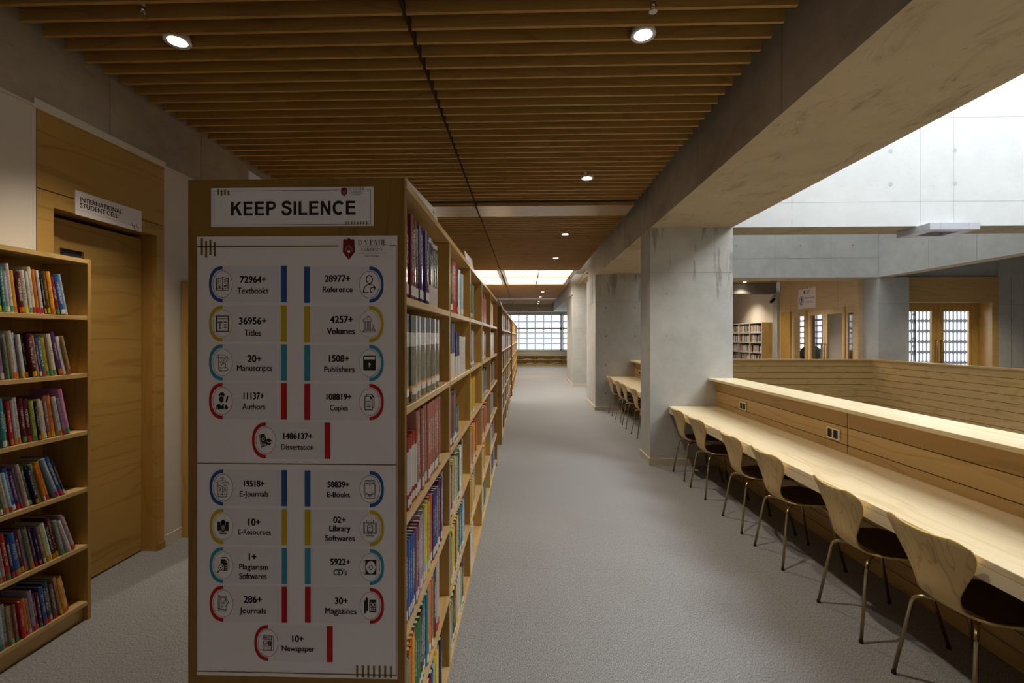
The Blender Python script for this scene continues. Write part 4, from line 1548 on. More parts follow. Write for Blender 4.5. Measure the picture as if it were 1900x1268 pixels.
# ---- small serif alphabet for the university lettering (unit height, y up)
def _cap_letters():
    T, t_ = 0.15, 0.055
    def sf(x, y):
        return ([(x - 0.13, y), (x + 0.13, y)], t_)
    def arc(cx, cy, rx, ry, a0, a1):
        return [(cx + rx * math.cos(R(a0 + (a1 - a0) * i / 12)), cy + ry * math.sin(R(a0 + (a1 - a0) * i / 12))) for i in range(13)]
    L = {}
    L['D'] = (0.82, [([(0.14, 0), (0.14, 1)], T), sf(0.14, 0.03), sf(0.14, 0.97), ([(0.14, 0.97)] + arc(0.30, 0.5, 0.42, 0.47, 90, -90) + [(0.14, 0.03)], 0.08)])
    L['Y'] = (0.80, [([(0.08, 1), (0.40, 0.48)], T), ([(0.72, 1), (0.40, 0.48)], t_), ([(0.40, 0.5), (0.40, 0)], T), sf(0.40, 0.03), sf(0.10, 0.97), sf(0.70, 0.97)])
    L['P'] = (0.66, [([(0.14, 0), (0.14, 1)], T), sf(0.14, 0.03), ([(0.02, 0.97)] + arc(0.28, 0.74, 0.28, 0.23, 90, -90) + [(0.14, 0.51)], 0.08)])
    L['A'] = (0.82, [([(0.10, 0), (0.40, 1)], t_), ([(0.40, 1), (0.70, 0)], T), ([(0.20, 0.33), (0.6, 0.33)], t_), sf(0.10, 0.03), sf(0.71, 0.03)])
    L['T'] = (0.72, [([(0.02, 0.96), (0.70, 0.96)], 0.07), ([(0.36, 0), (0.36, 1)], T), sf(0.36, 0.03), ([(0.04, 0.98), (0.03, 0.78)], t_), ([(0.68, 0.98), (0.69, 0.78)], t_)])
    L['I'] = (0.36, [([(0.17, 0), (0.17, 1)], T), sf(0.17, 0.03), sf(0.17, 0.97)])
    L['L'] = (0.62, [([(0.14, 0), (0.14, 1)], T), sf(0.14, 0.97), ([(0.02, 0.04), (0.56, 0.04)], 0.07), ([(0.55, 0.02), (0.58, 0.24)], t_)])
    L['U'] = (0.80, [([(0.14, 1), (0.14, 0.3)], T), (arc(0.38, 0.3, 0.24, 0.27, 180, 360), 0.08), ([(0.62, 0.3), (0.62, 1)], t_), sf(0.14, 0.97), sf(0.62, 0.97)])
    L['N'] = (0.86, [([(0.14, 0), (0.14, 1)], t_), ([(0.14, 0.98), (0.68, 0.02)], T), ([(0.68, 0), (0.68, 1)], t_), sf(0.14, 0.03), sf(0.68, 0.97)])
    L['V'] = (0.78, [([(0.08, 1), (0.38, 0)], T), ([(0.38, 0), (0.68, 1)], t_), sf(0.10, 0.97), sf(0.68, 0.97)])
    L['E'] = (0.64, [([(0.14, 0), (0.14, 1)], T), ([(0.02, 0.97), (0.54, 0.97)], 0.06), ([(0.14, 0.52), (0.44, 0.52)], 0.06), ([(0.02, 0.03), (0.56, 0.03)], 0.06), ([(0.53, 0.98), (0.54, 0.8)], t_), ([(0.55, 0.02), (0.57, 0.22)], t_)])
    L['R'] = (0.74, [([(0.14, 0), (0.14, 1)], T), sf(0.14, 0.03), ([(0.02, 0.97)] + arc(0.28, 0.75, 0.26, 0.22, 90, -90) + [(0.14, 0.53)], 0.08), ([(0.32, 0.53), (0.64, 0.02), (0.72, 0.02)], 0.12)])
    L['S'] = (0.58, [([(0.46, 0.82), (0.40, 0.94), (0.26, 0.97), (0.10, 0.88), (0.10, 0.70), (0.26, 0.55), (0.42, 0.42), (0.46, 0.24), (0.38, 0.08), (0.24, 0.03), (0.10, 0.08), (0.05, 0.22)], 0.12)])
    L[' '] = (0.34, [])
    return L


SERIF = _cap_letters()


def put_serif(D, body, x0, x1, base, cap):
    wd = sum(SERIF[c][0] for c in body)
    k = (x1 - x0) / wd
    x = x0
    for c in body:
        a, strokes = SERIF[c]
        for pts, th in strokes:
            D.line([(x + p[0] * k, base - p[1] * cap) for p in pts], th * (k + cap) / 2)
        x += a * k


def crest(mb, P, Pw, x0, x1, y0, y1, mi, mw):
    D = Draw(mb, P, mi)
    w_, h_ = x1 - x0, y1 - y0
    T = lambda pts: [(x0 + a * w_, y0 + b * h_) for a, b in pts]
    D.poly(T([(0.04, 0.10), (0.12, 0.04), (0.30, 0.055), (0.42, 0.02), (0.5, -0.02), (0.58, 0.02), (0.70, 0.055), (0.88, 0.04), (0.95, 0.10),
              (0.97, 0.4), (1.0, 0.62), (0.5, 1.0), (0.0, 0.62), (0.03, 0.4)]))
    W = Draw(mb, Pw, mw)
    for k in range(9):
        a = R(180 + 22.5 * k)
        W.line(T([(0.5 + 0.18 * math.cos(a), 0.56 + 0.13 * math.sin(a)), (0.5 + 0.33 * math.cos(a), 0.56 + 0.24 * math.sin(a))]), 0.018 * w_)
    W.poly(T([(0.39, 0.545), (0.5, 0.575), (0.61, 0.545), (0.61, 0.64), (0.5, 0.67), (0.39, 0.64)]))
    W.line(T([(0.5, 0.68), (0.5, 0.96)]), 0.012 * w_)


def university_logo(mb, P1, P2, bx, mi_c, mi_w, mi_t):
    """emblem box (x0, x1, y0, y1), lettering box to its right"""
    (x0, x1, y0, y1), (a0, a1, rows) = bx
    crest(mb, P1, P2, x0, x1, y0, y1, mi_c, mi_w)
    D = Draw(mb, P1, mi_t)
    for kind, body, p, q, top, base in rows:
        if kind == 'serif':
            put_serif(D, body, p, q, base, base - top)
        elif kind == 'sans':
            put_text(mb, P1, body, p, q, base, base - top, mi_t, 0.0, 1.0)
        elif kind == 'spaced':
            put_text(mb, P1, body, p, q, base, base - top, mi_t, 0.0, 1.6)
        else:
            D.line([(p, top), (q, top)], 0.5)


# ---- the big poster
px0, px1 = 364.2, 736.0
pv0, pv1 = 438.5, 1256.5
poster = thing('poster', 'tall white poster of library statistics on the bookcase end panel', 'poster', (0, 0, 0))
a, b = PS_(0)(px0, pv1), PS_(0)(px1, pv0)
MB().box(a[0], b[0], 1.3325, YF, a[2], b[2]).build('sheet', M['paper'], poster)
m = MB()
D = Draw(m, PS_(2), 0)
D.line([(px0, 457.3), (628.5, 457.3)], 2.4)
D.line([(722, 457.3), (734.6, 457.3)], 2.0)
D.line([(734.6, 457.3), (734.6, 1250)], 1.1)
D.line([(365.0, 457.3), (365.0, 1247)], 0.7)
D.line([(px0, 861.2), (734.6, 861.2)], 2.0)
D.line([(px0, 1249.0), (735, 1249.0)], 1.8)
for x, y0_, y1_ in ((374.1, 441.1, 473.2), (382, 446.8, 477.7), (389.9, 444, 473), (398.2, 448.8, 475.3)):
    D.rect(x - 2, y0_, x + 2, y1_)
for i in range(7):
    x = 662.7 + 10.3 * i
    D.rect(x - 1.9, 1231.8, x + 1.9, 1254.0)
m.build('border_print', M['ink_bronze'], poster)
m = MB()
university_logo(m, PS_(2), PS_(3), ((635.9, 658.8, 443.0, 483.6),
                (664.4, 716.0, [('serif', 'D Y PATIL', 664.4, 716.0, 446, 456), ('spaced', 'DEEMED TO BE', 670.2, 710.8, 458.0, 460.2),
                                ('serif', 'UNIVERSITY', 670.2, 710.0, 461.8, 467.6), ('rule', '', 664.4, 716.0, 471.0, 0), ('sans', 'NAVI MUMBAI', 677, 703.6, 474.9, 478.0)])), 0, 1, 2)
m.build('university_logo', [M['ink_maroon'], M['paper'], M['ink']], poster)

# name, colour, cut x, side, outer arc x, bar x0, x1, row top, row bottom, icon, texts (body, x0, x1, top, base, bold)
B_ = 0.022
L1, L2 = 412.9, 387.2
BADGES = [
    ('blue', L1, 1, L2, 521.4, 532.4, 494.0, 561.4, ic_textbook, [('72964+', 445.7, 494.7, 513, 525, B_), ('Textbooks', 440.3, 498.3, 534.2, 545, 0.006)]),
    ('yellow', L1, 1, L2, 521.4, 532.4, 567.3, 634.4, ic_titles, [('36956+', 443.5, 495.2, 589.5, 602, B_), ('Titles', 453.3, 485, 612, 623.5, 0.006)]),
    ('teal', L1, 1, L2, 521.7, 532.7, 639.2, 706.3, ic_scroll, [('20+', 459.6, 485.4, 659.4, 672, B_), ('Manuscripts', 439.8, 505.3, 677.7, 688.3, 0.006)]),
    ('red', L1, 1, L2, 521.7, 532.7, 710.7, 777.9, ic_author, [('11137+', 452, 489.9, 728.8, 741, B_), ('Authors', 449.7, 492.6, 749.4, 760, 0.006)]),
    ('red', 493.6, 1, 467.8, 602.6, 613.4, 783.8, 850.6, ic_thesis, [('1486137+', 526.3, 580, 803.7, 814.8, B_), ('Dissertation', 522, 582.2, 824.5, 834.3, 0.0)]),
    ('blue', 413.8, 1, 388.2, 522.6, 533, 871.4, 938.0, ic_ejournal, [('19518+', 452.8, 490.5, 891.8, 903, B_), ('E-Journals', 444.9, 499, 911.4, 921.4, 0.004)]),
    ('yellow', 413.9, 1, 388.4, 523, 533.4, 943.8, 1010, ic_eresource, [('10+', 461, 483.8, 962.5, 975, B_), ('E-Resources', 441.7, 503, 982.3, 991.7, 0.004)]),
    ('teal', 413.9, 1, 388.4, 523, 533.4, 1015.2, 1081.8, ic_plagiarism, [('1+', 462, 476, 1026.4, 1039.7, B_), ('Plagiarism', 444, 497.7, 1046.6, 1056.7, 0.004), ('Softwares', 444, 495.5, 1063.6, 1074, 0.004)]),
    ('red', 414.0, 1, 388.4, 523, 533.6, 1086.4, 1153.2, ic_journal, [('286+', 452.2, 486.3, 1105.7, 1118, B_), ('Journals', 444.6, 494.2, 1127.4, 1137.8, 0.004)]),
    ('red', 497.8, 1, 472.1, 606.6, 617.7, 1159.5, 1226, ic_news, [('10+', 542.7, 563.8, 1179, 1190.6, B_), ('Newspaper', 523.3, 584.2, 1198, 1208, 0.004)]),
    ('blue', 685.2, -1, 711.2, 564.8, 575.6, 494.8, 562, ic_reference, [('28977+', 603, 650, 511.3, 523.3, B_), ('Reference', 599.2, 654.5, 532, 542.5, 0.006)]),
    ('yellow', 685.2, -1, 711.2, 564.8, 575.6, 568, 635.7, ic_volumes, [('4257+', 613, 655, 587, 599.5, B_), ('Volumes', 607, 658.3, 609.3, 620.3, B_)]),
    ('teal', 685.2, -1, 711.4, 565, 576, 640.3, 707.8, ic_publisher, [('1508+', 610.8, 648, 659.7, 671.6, B_), ('Publishers', 601.9, 658, 680.5, 690.8, 0.006)]),
    ('red', 685.4, -1, 711.5, 565, 576, 712.6, 780, ic_copies, [('108819+', 606, 652, 731.3, 742, B_), ('Copies', 612.3, 646, 752, 761.8, 0.006)]),
    ('blue', 686, -1, 711.8, 565.8, 576.4, 874.2, 941.4, ic_ebook, [('58839+', 608, 648, 894, 904.4, B_), ('E-Books', 607, 649.6, 913, 922.8, 0.004)]),
    ('yellow', 686.2, -1, 712, 566, 576.8, 947, 1013.8, ic_software, [('02+', 618.8, 641.7, 959, 970.3, B_), ('Library', 611.6, 650.7, 975.2, 985.7, B_), ('Softwares', 603.6, 658.5, 993.6, 1003.7, 0.004)]),
    ('teal', 686.2, -1, 712, 566, 576.8, 1019, 1085.7, ic_cd, [('5922+', 613.3, 650, 1037, 1048, B_), ("CD's", 619, 644, 1056.7, 1067.4, 0.004)]),
    ('red', 686.3, -1, 712, 566.2, 577, 1090.7, 1157.5, ic_magazine, [('30+', 621.8, 645.6, 1109, 1120.5, B_), ('Magazines', 603.7, 662, 1128, 1139, 0.004)]),
]
for (col, cut, side, xo, bx0, bx1, y0_, y1_, icon, texts) in BADGES:
    m = MB()
    ta, tb = vd(cut, y0_), vd(cut, y1_)
    D0, D1, D2 = Draw(m, PS_(1), 3), Draw(m, PS_(2), 0), Draw(m, PS_(3), 1)
    D0.rect(min(cut, bx1 if side < 0 else bx0), ta, max(cut, bx1 if side < 0 else bx0), tb)
    half_arc(D1, cut, ta, tb, xo, 5.8, side, 0)
    D1.rect(bx0, ta, bx1, tb)
    cx, cy = cut, (ta + tb) / 2
    Draw(m, PS_(1.5), 2).disc(cx, cy, 18.2, 25.0, 40)
    D1.ring(cx, cy, 18.2, 25.0, 0.75, 48, 1 if col == 'blue' else 0)
    pen = Off(Draw(m, PS_(3), 1), cx, cy).D
    pen.top = Off(Draw(m, PS_(5), 1), cx, cy).D
    icon(pen, Off(Draw(m, PS_(4), 2), cx, cy).D)
    for (body, x0, x1, top, base, bold) in texts:
        xm = (x0 + x1) / 2
        put_text(m, PS_(3), body, x0 + 0.3, x1 - 0.3, vd(xm, base), base - top, 1, 0.0, 1.0, 0.52 if bold > 0.01 else 0.28)
    o = m.build('statistics_badge', [M['ink_' + col], M['ink'], M['paper'], M['paper_tint']], poster)
    o['label'] = '%s badge reading %s' % ({'yellow': 'mustard'}.get(col, col), ' '.join(t_[0] for t_ in texts))

# ---- the silence notice
notice = thing('notice_sign', 'white KEEP SILENCE notice above the poster on the bookcase end panel', 'sign', (0, 0, 0))
a, b = PS_(0)(391.5, 420.4), PS_(0)(692.8, 348.2)
bevel(MB().box(a[0], b[0], 1.3305, YF, a[2], b[2]).build('board', M['sign_white'], notice), 0.0006, 1)


def PN(layer):
    f = PS_(0)
    return lambda u, v: (f(u, v)[0], 1.3302 - 0.0002 * layer, f(u, v)[2])


m = MB()
D = Draw(m, PN(0), 0)
D.line([(630, 354.3), (397.2, 354.3), (397.2, 417.4), (687.4, 417.4), (687.4, 354.0), (680, 354.0)], 0.8)
D = Draw(m, PN(1), 1)
for x, y0_, y1_ in ((405.9, 350.2, 361.3), (411.8, 352.2, 363), (418.2, 351.4, 361.3), (424.7, 353, 362.3)):
    D.rect(x - 1.7, y0_, x + 1.7, y1_)
for i in range(8):
    D.rect(640.8 + 5.5 * i, 412.6, 643.2 + 5.5 * i, 418.2)
m.build('border_print', [M['ink_maroon'], M['ink_bronze']], notice)
m = MB()
D = Draw(m, PN(1), 0)
T0, T1 = 374.4, 400.0
for x0, x1 in ((452.7, 469.9), (474.0, 491.1), (574.4, 591.8), (642.2, 660.2)):      # E
    D.rect(x0, T0, x0 + 5.2, T1)
    D.rect(x0 + 5.2, T0, x1 - 0.4, T0 + 4.4)
    D.rect(x0 + 5.2, T0 + 9.8, x1 - 1.0, T0 + 14.1)
    D.rect(x0 + 5.2, T1 - 4.4, x1, T1)
D.rect(429.3, T0, 434.4, T1)                                                           # K
D.poly([(434.4, 384.6), (443.0, T0), (449.4, T0), (441.2, 383.4), (450.4, T1), (443.9, T1), (437.6, 387.8), (434.4, 391.6)])
D.rect(495.2, T0, 500.3, T1)                                                           # P
D.line([(499.0, T0 + 1.9), (505.0, T0 + 1.9), (508.6, T0 + 3.0), (510.2, T0 + 5.4), (510.3, T0 + 9.0), (509.0, T0 + 11.6), (505.6, T0 + 13.2), (499.0, T0 + 13.4)], 4.7)
S_ = [(540.0, 380.6), (538.4, 377.6), (535.4, 375.9), (531.6, 375.8), (528.0, 377.2), (526.4, 380.0), (527.4, 383.0), (530.6, 385.0), (535.2, 386.4), (538.8, 388.6), (540.1, 391.8), (538.8, 395.6), (535.6, 397.9), (531.6, 398.4), (527.8, 397.2), (525.8, 394.4), (525.2, 391.6)]
D.line(S_, 5.0)
D.rect(545.7, T0, 550.8, T1)                                                           # I
D.rect(555.0, T0, 560.1, T1)                                                           # L
D.rect(560.1, T1 - 4.4, 571.2, T1)
D.poly([(595.8, T0), (601.0, T0), (609.4, 390.2), (609.4, T0), (614.2, T0), (614.2, T1), (609.0, T1), (600.7, 384.4), (600.7, T1), (595.8, T1)])   # N
D.line([(629.2 + 8.9 * math.cos(R(q)), 387.2 + 10.8 * math.sin(R(q))) for q in range(-38, -323, -15)], 5.1)   # C
m.build('lettering', M['ink'], notice)
m = MB()
university_logo(m, PN(1), PN(2), ((632.9, 645.2, 349.6, 366.6),
                (648.3, 677.0, [('serif', 'D Y PATIL', 648.4, 677.0, 350.3, 354.9), ('serif', 'UNIVERSITY', 651.6, 673.8, 356.9, 359.6),
                                ('rule', '', 648.4, 677.0, 360.7, 0), ('sans', 'NAVI MUMBAI', 655, 670, 362.2, 364.0)])), 0, 1, 2)
m.build('university_logo', [M['ink_maroon'], M['paper'], M['ink']], notice)

# ---- sign over the timber door
ds = thing('door_sign', 'white INTERNATIONAL STUDENT CELL sign above the timber door', 'sign', (0, 0, 0))
bevel(MB().box(XL + 0.0045, XL + 0.0095, 2.776, 3.27, 2.419, 2.573).build('board', M['sign_white'], ds), 0.0006, 1)
PD = lambda a, b: (XL + 0.0099, 2.776 + a, 2.573 - b)
m = MB()
put_text(m, PD, 'INTERNATIONAL', 0.030, 0.330, 0.064, 0.029, 0, 0.0, 1.0, 0.001)
put_text(m, PD, 'STUDENT CELL', 0.030, 0.301, 0.101, 0.029, 0, 0.0, 1.0, 0.001)
m.build('lettering', M['ink'], ds)
m = MB()
D = Draw(m, PD, 0)
D.line([(0, 0.121), (0.494, 0.121)], 0.0012)
for x, q in ((0.412, -0.018), (0.428, -0.006), (0.444, -0.016), (0.460, -0.004)):
    D.rect(x, 0.121 + q, x + 0.007, 0.121 + q + 0.026)
m.build('border_print', M['ink_bronze'], ds)

# ---- silence sign across the atrium
fs = thing('notice_sign', 'white Please keep Silence sign on the timber wall across the atrium', 'sign', (0, 0, 0))
MB().box(X8 - 0.012, X8 - 0.001, 13.041, 13.848, 2.48, 3.05).build('board', M['sign_white'], fs)
PF = lambda a, b: (X8 - 0.0125, 13.848 - a, 3.05 - b)
PF2 = lambda a, b: (X8 - 0.0130, 13.848 - a, 3.05 - b)
m = MB()
crest(m, PF, PF2, 0.26, 0.34, 0.05, 0.165, 0, 1)
D = Draw(m, PF, 2)
D.ring(0.155, 0.34, 0.10, 0.125, 0.018, 32)
D.poly([(0.11, 0.30), (0.14, 0.25), (0.19, 0.26), (0.20, 0.31), (0.215, 0.34), (0.20, 0.35), (0.19, 0.40), (0.16, 0.41), (0.16, 0.45), (0.10, 0.44), (0.12, 0.37)])
Draw(m, PF2, 1).line([(0.17, 0.33), (0.19, 0.42)], 0.014)
for i in range(3):
    D.line([(0.38, 0.07 + 0.04 * i), (0.56 - 0.04 * i, 0.07 + 0.04 * i)], 0.012, False, 3)
put_text(m, PF, 'Please keep', 0.30, 0.76, 0.30, 0.06, 3)
put_text(m, PF, 'Silence', 0.39, 0.68, 0.42, 0.06, 3)
m.build('print', [M['ink_maroon'], M['sign_white'], M['ink_blue'], plain('plum_ink', (0.13, 0.07, 0.13))], fs)


# ---- label cards standing on top of the bookcases
def card(x, y0, y1, h0, h1, label, lean=0.02, z=ZT, art=True):
    t = thing('shelf_label', label, 'sign', (x, (y0 + y1) / 2, z), 'label cards on top of the bookcases')
    h = (y1 - y0) / 2
    m = MB()
    m.add([(0, -h, 0), (0, h, 0), (-lean, h, h1), (-lean, -h, h0), (-0.004, -h, 0), (-0.004, h, 0), (-lean - 0.004, h, h1), (-lean - 0.004, -h, h0)],
          [(0, 1, 2, 3), (4, 5, 6, 7), (0, 1, 5, 4), (1, 2, 6, 5), (2, 3, 7, 6), (3, 0, 4, 7)])
    m.build('card', M['sign_white'], t)
    if art:
        P = lambda a, b: (-lean * b + 0.0006, -h + a, (h0 + (h1 - h0) * a / (2 * h)) * b)
        m = MB()
        D = Draw(m, P, 0)
        q = 2 * h
        D.poly([(0.82 * q, 0.9), (0.88 * q, 0.9), (0.88 * q, 0.45), (0.85 * q, 0.25), (0.82 * q, 0.45)])
        D.line([(0.02 * q, 0.92), (0.76 * q, 0.92)], 0.02, False, 1)
        for i in range(3):
            D.line([(0.90 * q, 0.8 - 0.18 * i), (0.97 * q, 0.8 - 0.18 * i)], 0.05, False, 1)
        m.build('print', [M['ink_maroon'], M['ink']], t)
    return t


card(BX1 - 0.004, 1.42, 1.87, 0.030, 0.060, 'white label card on the bookcase top nearest the silence notice', 0.015)
card(BX1 - 0.004, 2.77, 3.19, 0.058, 0.072, 'white label card on the long bookcase top, above the red and navy books', 0.012)
card(-1.0, 1.63, 2.05, 0.135, 0.12, 'white label card on the left edge of the bookcase top, against the slats', 0.004, ZT, False)
card(BX1 - 0.004, 7.0, 7.42, 0.10, 0.08, 'nearest label card on top of the second bookcase', 0.03)
card(BX1 - 0.004, 8.9, 9.3, 0.10, 0.08, 'middle label card on top of the second bookcase', 0.03)
card(BX1 - 0.004, 10.2, 10.6, 0.10, 0.08, 'farthest label card on top of the second bookcase', 0.03)


# ------------------------------------------------------------------ books
PAL = {}
W_ = (0.80, 0.77, 0.70)
K_ = (0.03, 0.03, 0.03)
G_ = (0.70, 0.50, 0.16)
for nm, c, mk in (('cream', (0.62, 0.54, 0.40), K_), ('white', (0.70, 0.69, 0.66), (0.10, 0.12, 0.25)), ('grey', (0.34, 0.33, 0.33), W_), ('tan', (0.42, 0.28, 0.14), K_),
                  ('brown', (0.12, 0.055, 0.025), G_), ('maroon', (0.095, 0.008, 0.018), W_), ('red', (0.46, 0.018, 0.015), W_), ('dark red', (0.20, 0.015, 0.018), W_),
                  ('salmon', (0.42, 0.165, 0.125), W_), ('orange', (0.66, 0.19, 0.02), K_), ('amber', (0.72, 0.34, 0.015), (0.40, 0.03, 0.01)), ('yellow', (0.68, 0.52, 0.04), K_),
                  ('lime', (0.42, 0.50, 0.10), K_), ('green', (0.035, 0.15, 0.05), W_), ('dark green', (0.015, 0.05, 0.028), G_), ('sage', (0.22, 0.28, 0.19), K_),
                  ('teal', (0.04, 0.20, 0.24), W_), ('light blue', (0.28, 0.45, 0.58), W_), ('blue', (0.02, 0.10, 0.36), W_), ('navy', (0.012, 0.016, 0.075), W_),
                  ('purple', (0.085, 0.025, 0.155), W_), ('mauve', (0.24, 0.125, 0.135), W_), ('lilac', (0.34, 0.25, 0.36), K_), ('pink', (0.55, 0.20, 0.42), W_),
                  ('black', (0.014, 0.013, 0.013), W_), ('pale pink', (0.55, 0.40, 0.38), K_)):
    PAL[nm] = cover_mat('cover_' + nm.replace(' ', '_'), c, mk)
PAL['glossy maroon'] = cover_mat('cover_glossy_maroon', (0.075, 0.006, 0.016), W_, 0.8, 0.12)
PAL['glossy purple'] = cover_mat('cover_glossy_purple', (0.060, 0.016, 0.115), W_, 0.7, 0.15, [(0.0, 0.06, (0.05, 0.01, 0.1))])
PAL['black and white'] = cover_mat('cover_black_and_white', (0.012, 0.022, 0.020), W_, 0.8, 0.2, [(0.0, 0.30, (0.55, 0.53, 0.52)), (0.30, 0.315, (0.5, 0.02, 0.03)), (0.93, 1.0, (0.5, 0.5, 0.52))])
PAL['olive banded'] = cover_mat('cover_olive_banded', (0.145, 0.125, 0.075), (0.30, 0.27, 0.2), 0.6, 0.16, [(0.64, 0.80, (0.62, 0.60, 0.57)), (0.80, 1.0, (0.12, 0.115, 0.115)), (0.12, 0.19, (0.70, 0.30, 0.06))])
PAL['navy and white'] = cover_mat('cover_navy_and_white', (0.010, 0.018, 0.11), W_, 0.3, 0.3, [(0.0, 0.46, (0.66, 0.63, 0.57))])
PAL['red and white'] = cover_mat('cover_red_and_white', (0.36, 0.035, 0.02), W_, 0.5, 0.3, [(0.22, 0.80, (0.62, 0.58, 0.55))])
PAL['blue and dark'] = cover_mat('cover_blue_and_dark', (0.02, 0.03, 0.06), W_, 0.9, 0.3, [(0.66, 1.0, (0.03, 0.08, 0.22))])
PAL['mauve and black'] = cover_mat('cover_mauve_and_black', (0.24, 0.115, 0.12), (0.05, 0.02, 0.02), 0.6, 0.4, [(0.94, 1.0, (0.03, 0.03, 0.03))])
PAL['pale and red'] = cover_mat('cover_pale_and_red', (0.56, 0.46, 0.42), (0.3, 0.1, 0.1), 0.6, 0.4, [(0.0, 0.12, (0.5, 0.02, 0.02))])
STICK = {'w': plain('label_white', (0.72, 0.70, 0.66), 0.6, 0.2, 0, 0.1), 'y': plain('label_yellow', (0.66, 0.55, 0.03), 0.6), 'g': plain('label_green', (0.05, 0.40, 0.11), 0.6),
         'r': plain('label_red', (0.60, 0.03, 0.05), 0.6), 'o': plain('label_orange', (0.70, 0.20, 0.02), 0.6)}
ORD = ('first second third fourth fifth sixth seventh eighth ninth tenth eleventh twelfth thirteenth fourteenth fifteenth sixteenth seventeenth eighteenth '
       'nineteenth twentieth twenty-first twenty-second twenty-third twenty-fourth twenty-fifth twenty-sixth twenty-seventh twenty-eighth twenty-ninth thirtieth').split()


def book_mesh(h, t, d):
    m = MB()
    b = 0.0016
    bul = min(0.005, t * 0.18)
    n = 6
    arc = [(bul * math.sin(math.pi * k / n), t * k / n) for k in range(n + 1)]
    inn = [(x - b * 1.4, min(max(y, b), t - b)) for x, y in arc]
    m.prism(arc + [(-d, t), (-d, t - b)] + inn[::-1] + [(-d, b), (-d, 0.0)], 0, h, 'Z')
    return m


def book(x, y, z, h, t, d, key, tilt, label, group, sticker=None, slab=(0.10, 0.23)):
    t_ = thing('book', label, 'book', (x, y, z), group)
    t_.rotation_euler = (tilt, 0, 0)
    book_mesh(h, t, d).build('cover', PAL[key], t_)
    MB().box(-d + 0.005, -0.002, 0.0018, t - 0.0018, 0.003, h - 0.004).build('pages', M['pages'], t_)
    if sticker:
        bul = min(0.005, t * 0.18) + 0.0006
        n = 4
        m = MB()
        P = []
        for k in range(n + 1):
            q = 0.08 + 0.84 * k / n
            P.append((bul * math.sin(math.pi * q) + 0.0004, t * q))
        vs = [(a, b, slab[0] * h) for a, b in P] + [(a, b, slab[1] * h) for a, b in P]
        m.add(vs, [(k, k + 1, n + 2 + k, n + 1 + k) for k in range(n)])
        m.build('spine_label', STICK[sticker], t_)
    return t_


# ---- left bookcase, six shelves, leaning towards the near end
LEFT = {
 5: 'white sage lime orange cream green teal grey white amber maroon cream white cream orange white black brown amber dark_red blue light_blue',
 4: 'orange amber white grey tan cream black grey lilac sage white cream light_blue grey white black maroon tan purple teal yellow cream lime purple white tan',
 3: 'lime black sage cream light_blue blue white amber yellow tan teal black red grey white maroon maroon lime black cream grey mauve orange white lilac pink',
 2: 'orange cream black white tan white green cream light_blue blue purple lilac pale_pink green navy sage orange amber light_blue blue dark_green',
 1: 'brown cream sage tan lime mauve red blue light_blue pale_pink red navy blue maroon lilac sage tan purple navy mauve lime white black dark_red grey white lilac pale_pink',
 0: 'light_blue navy lilac grey sage mauve black green sage dark_green navy light_blue pale_pink sage orange mauve cream red orange tan lilac purple dark_red blue navy teal mauve tan amber pale_pink'}
LEND = {5: 2.480, 4: 2.492, 3: 2.485, 2: 2.466, 1: 2.530, 0: 2.492}
LROW = ['bottom shelf', 'fifth shelf down', 'fourth shelf down', 'third shelf down', 'second shelf down', 'top shelf']
rl = random.Random(11)
n_books = 0
for row in range(5, -1, -1):
    keys = [k.replace('_', ' ') for k in LEFT[row].split()]
    z = LEVL[row] + 0.0006
    y = LEND[row]
    prev = None
    for i, key in enumerate(reversed(keys)):
        tilt = {5: 0.15, 4: 0.17, 3: 0.15, 2: 0.27, 1: 0.25, 0: 0.16}[row] * (1.25 if i < 3 else 1.0 - min(i, 18) * 0.022)
        t = rl.uniform(0.010, 0.0205) if key not in ('maroon', 'blue', 'pink') else rl.uniform(0.017, 0.026)
        h = rl.uniform(0.205, 0.245) if row else rl.uniform(0.19, 0.235)
        if row == 3 and i == 0:
            h = 0.262
        d = rl.uniform(0.135, 0.165)
        y -= t / math.cos(tilt) + 0.0016 + (0 if prev is None else max(0.0, h * (math.tan(prev) - math.tan(tilt))) * 1.05)
        prev = tilt
        if y < 2.05:
            break
        st = rl.choice('yggrrooww')
        lb_ = '%s book, %s from the end panel, %s, left wall bookcase' % (key, ORD[i], LROW[row])
        if i == 0:
            lb_ = '%s book closest to the end panel, %s, left wall bookcase' % (key, LROW[row])
        book(-2.557 + rl.uniform(-0.012, 0.006), y, z, h, t, d, key, tilt, lb_, 'books in the left wall bookcase', st, (0.02, 0.14))
        n_books += 1

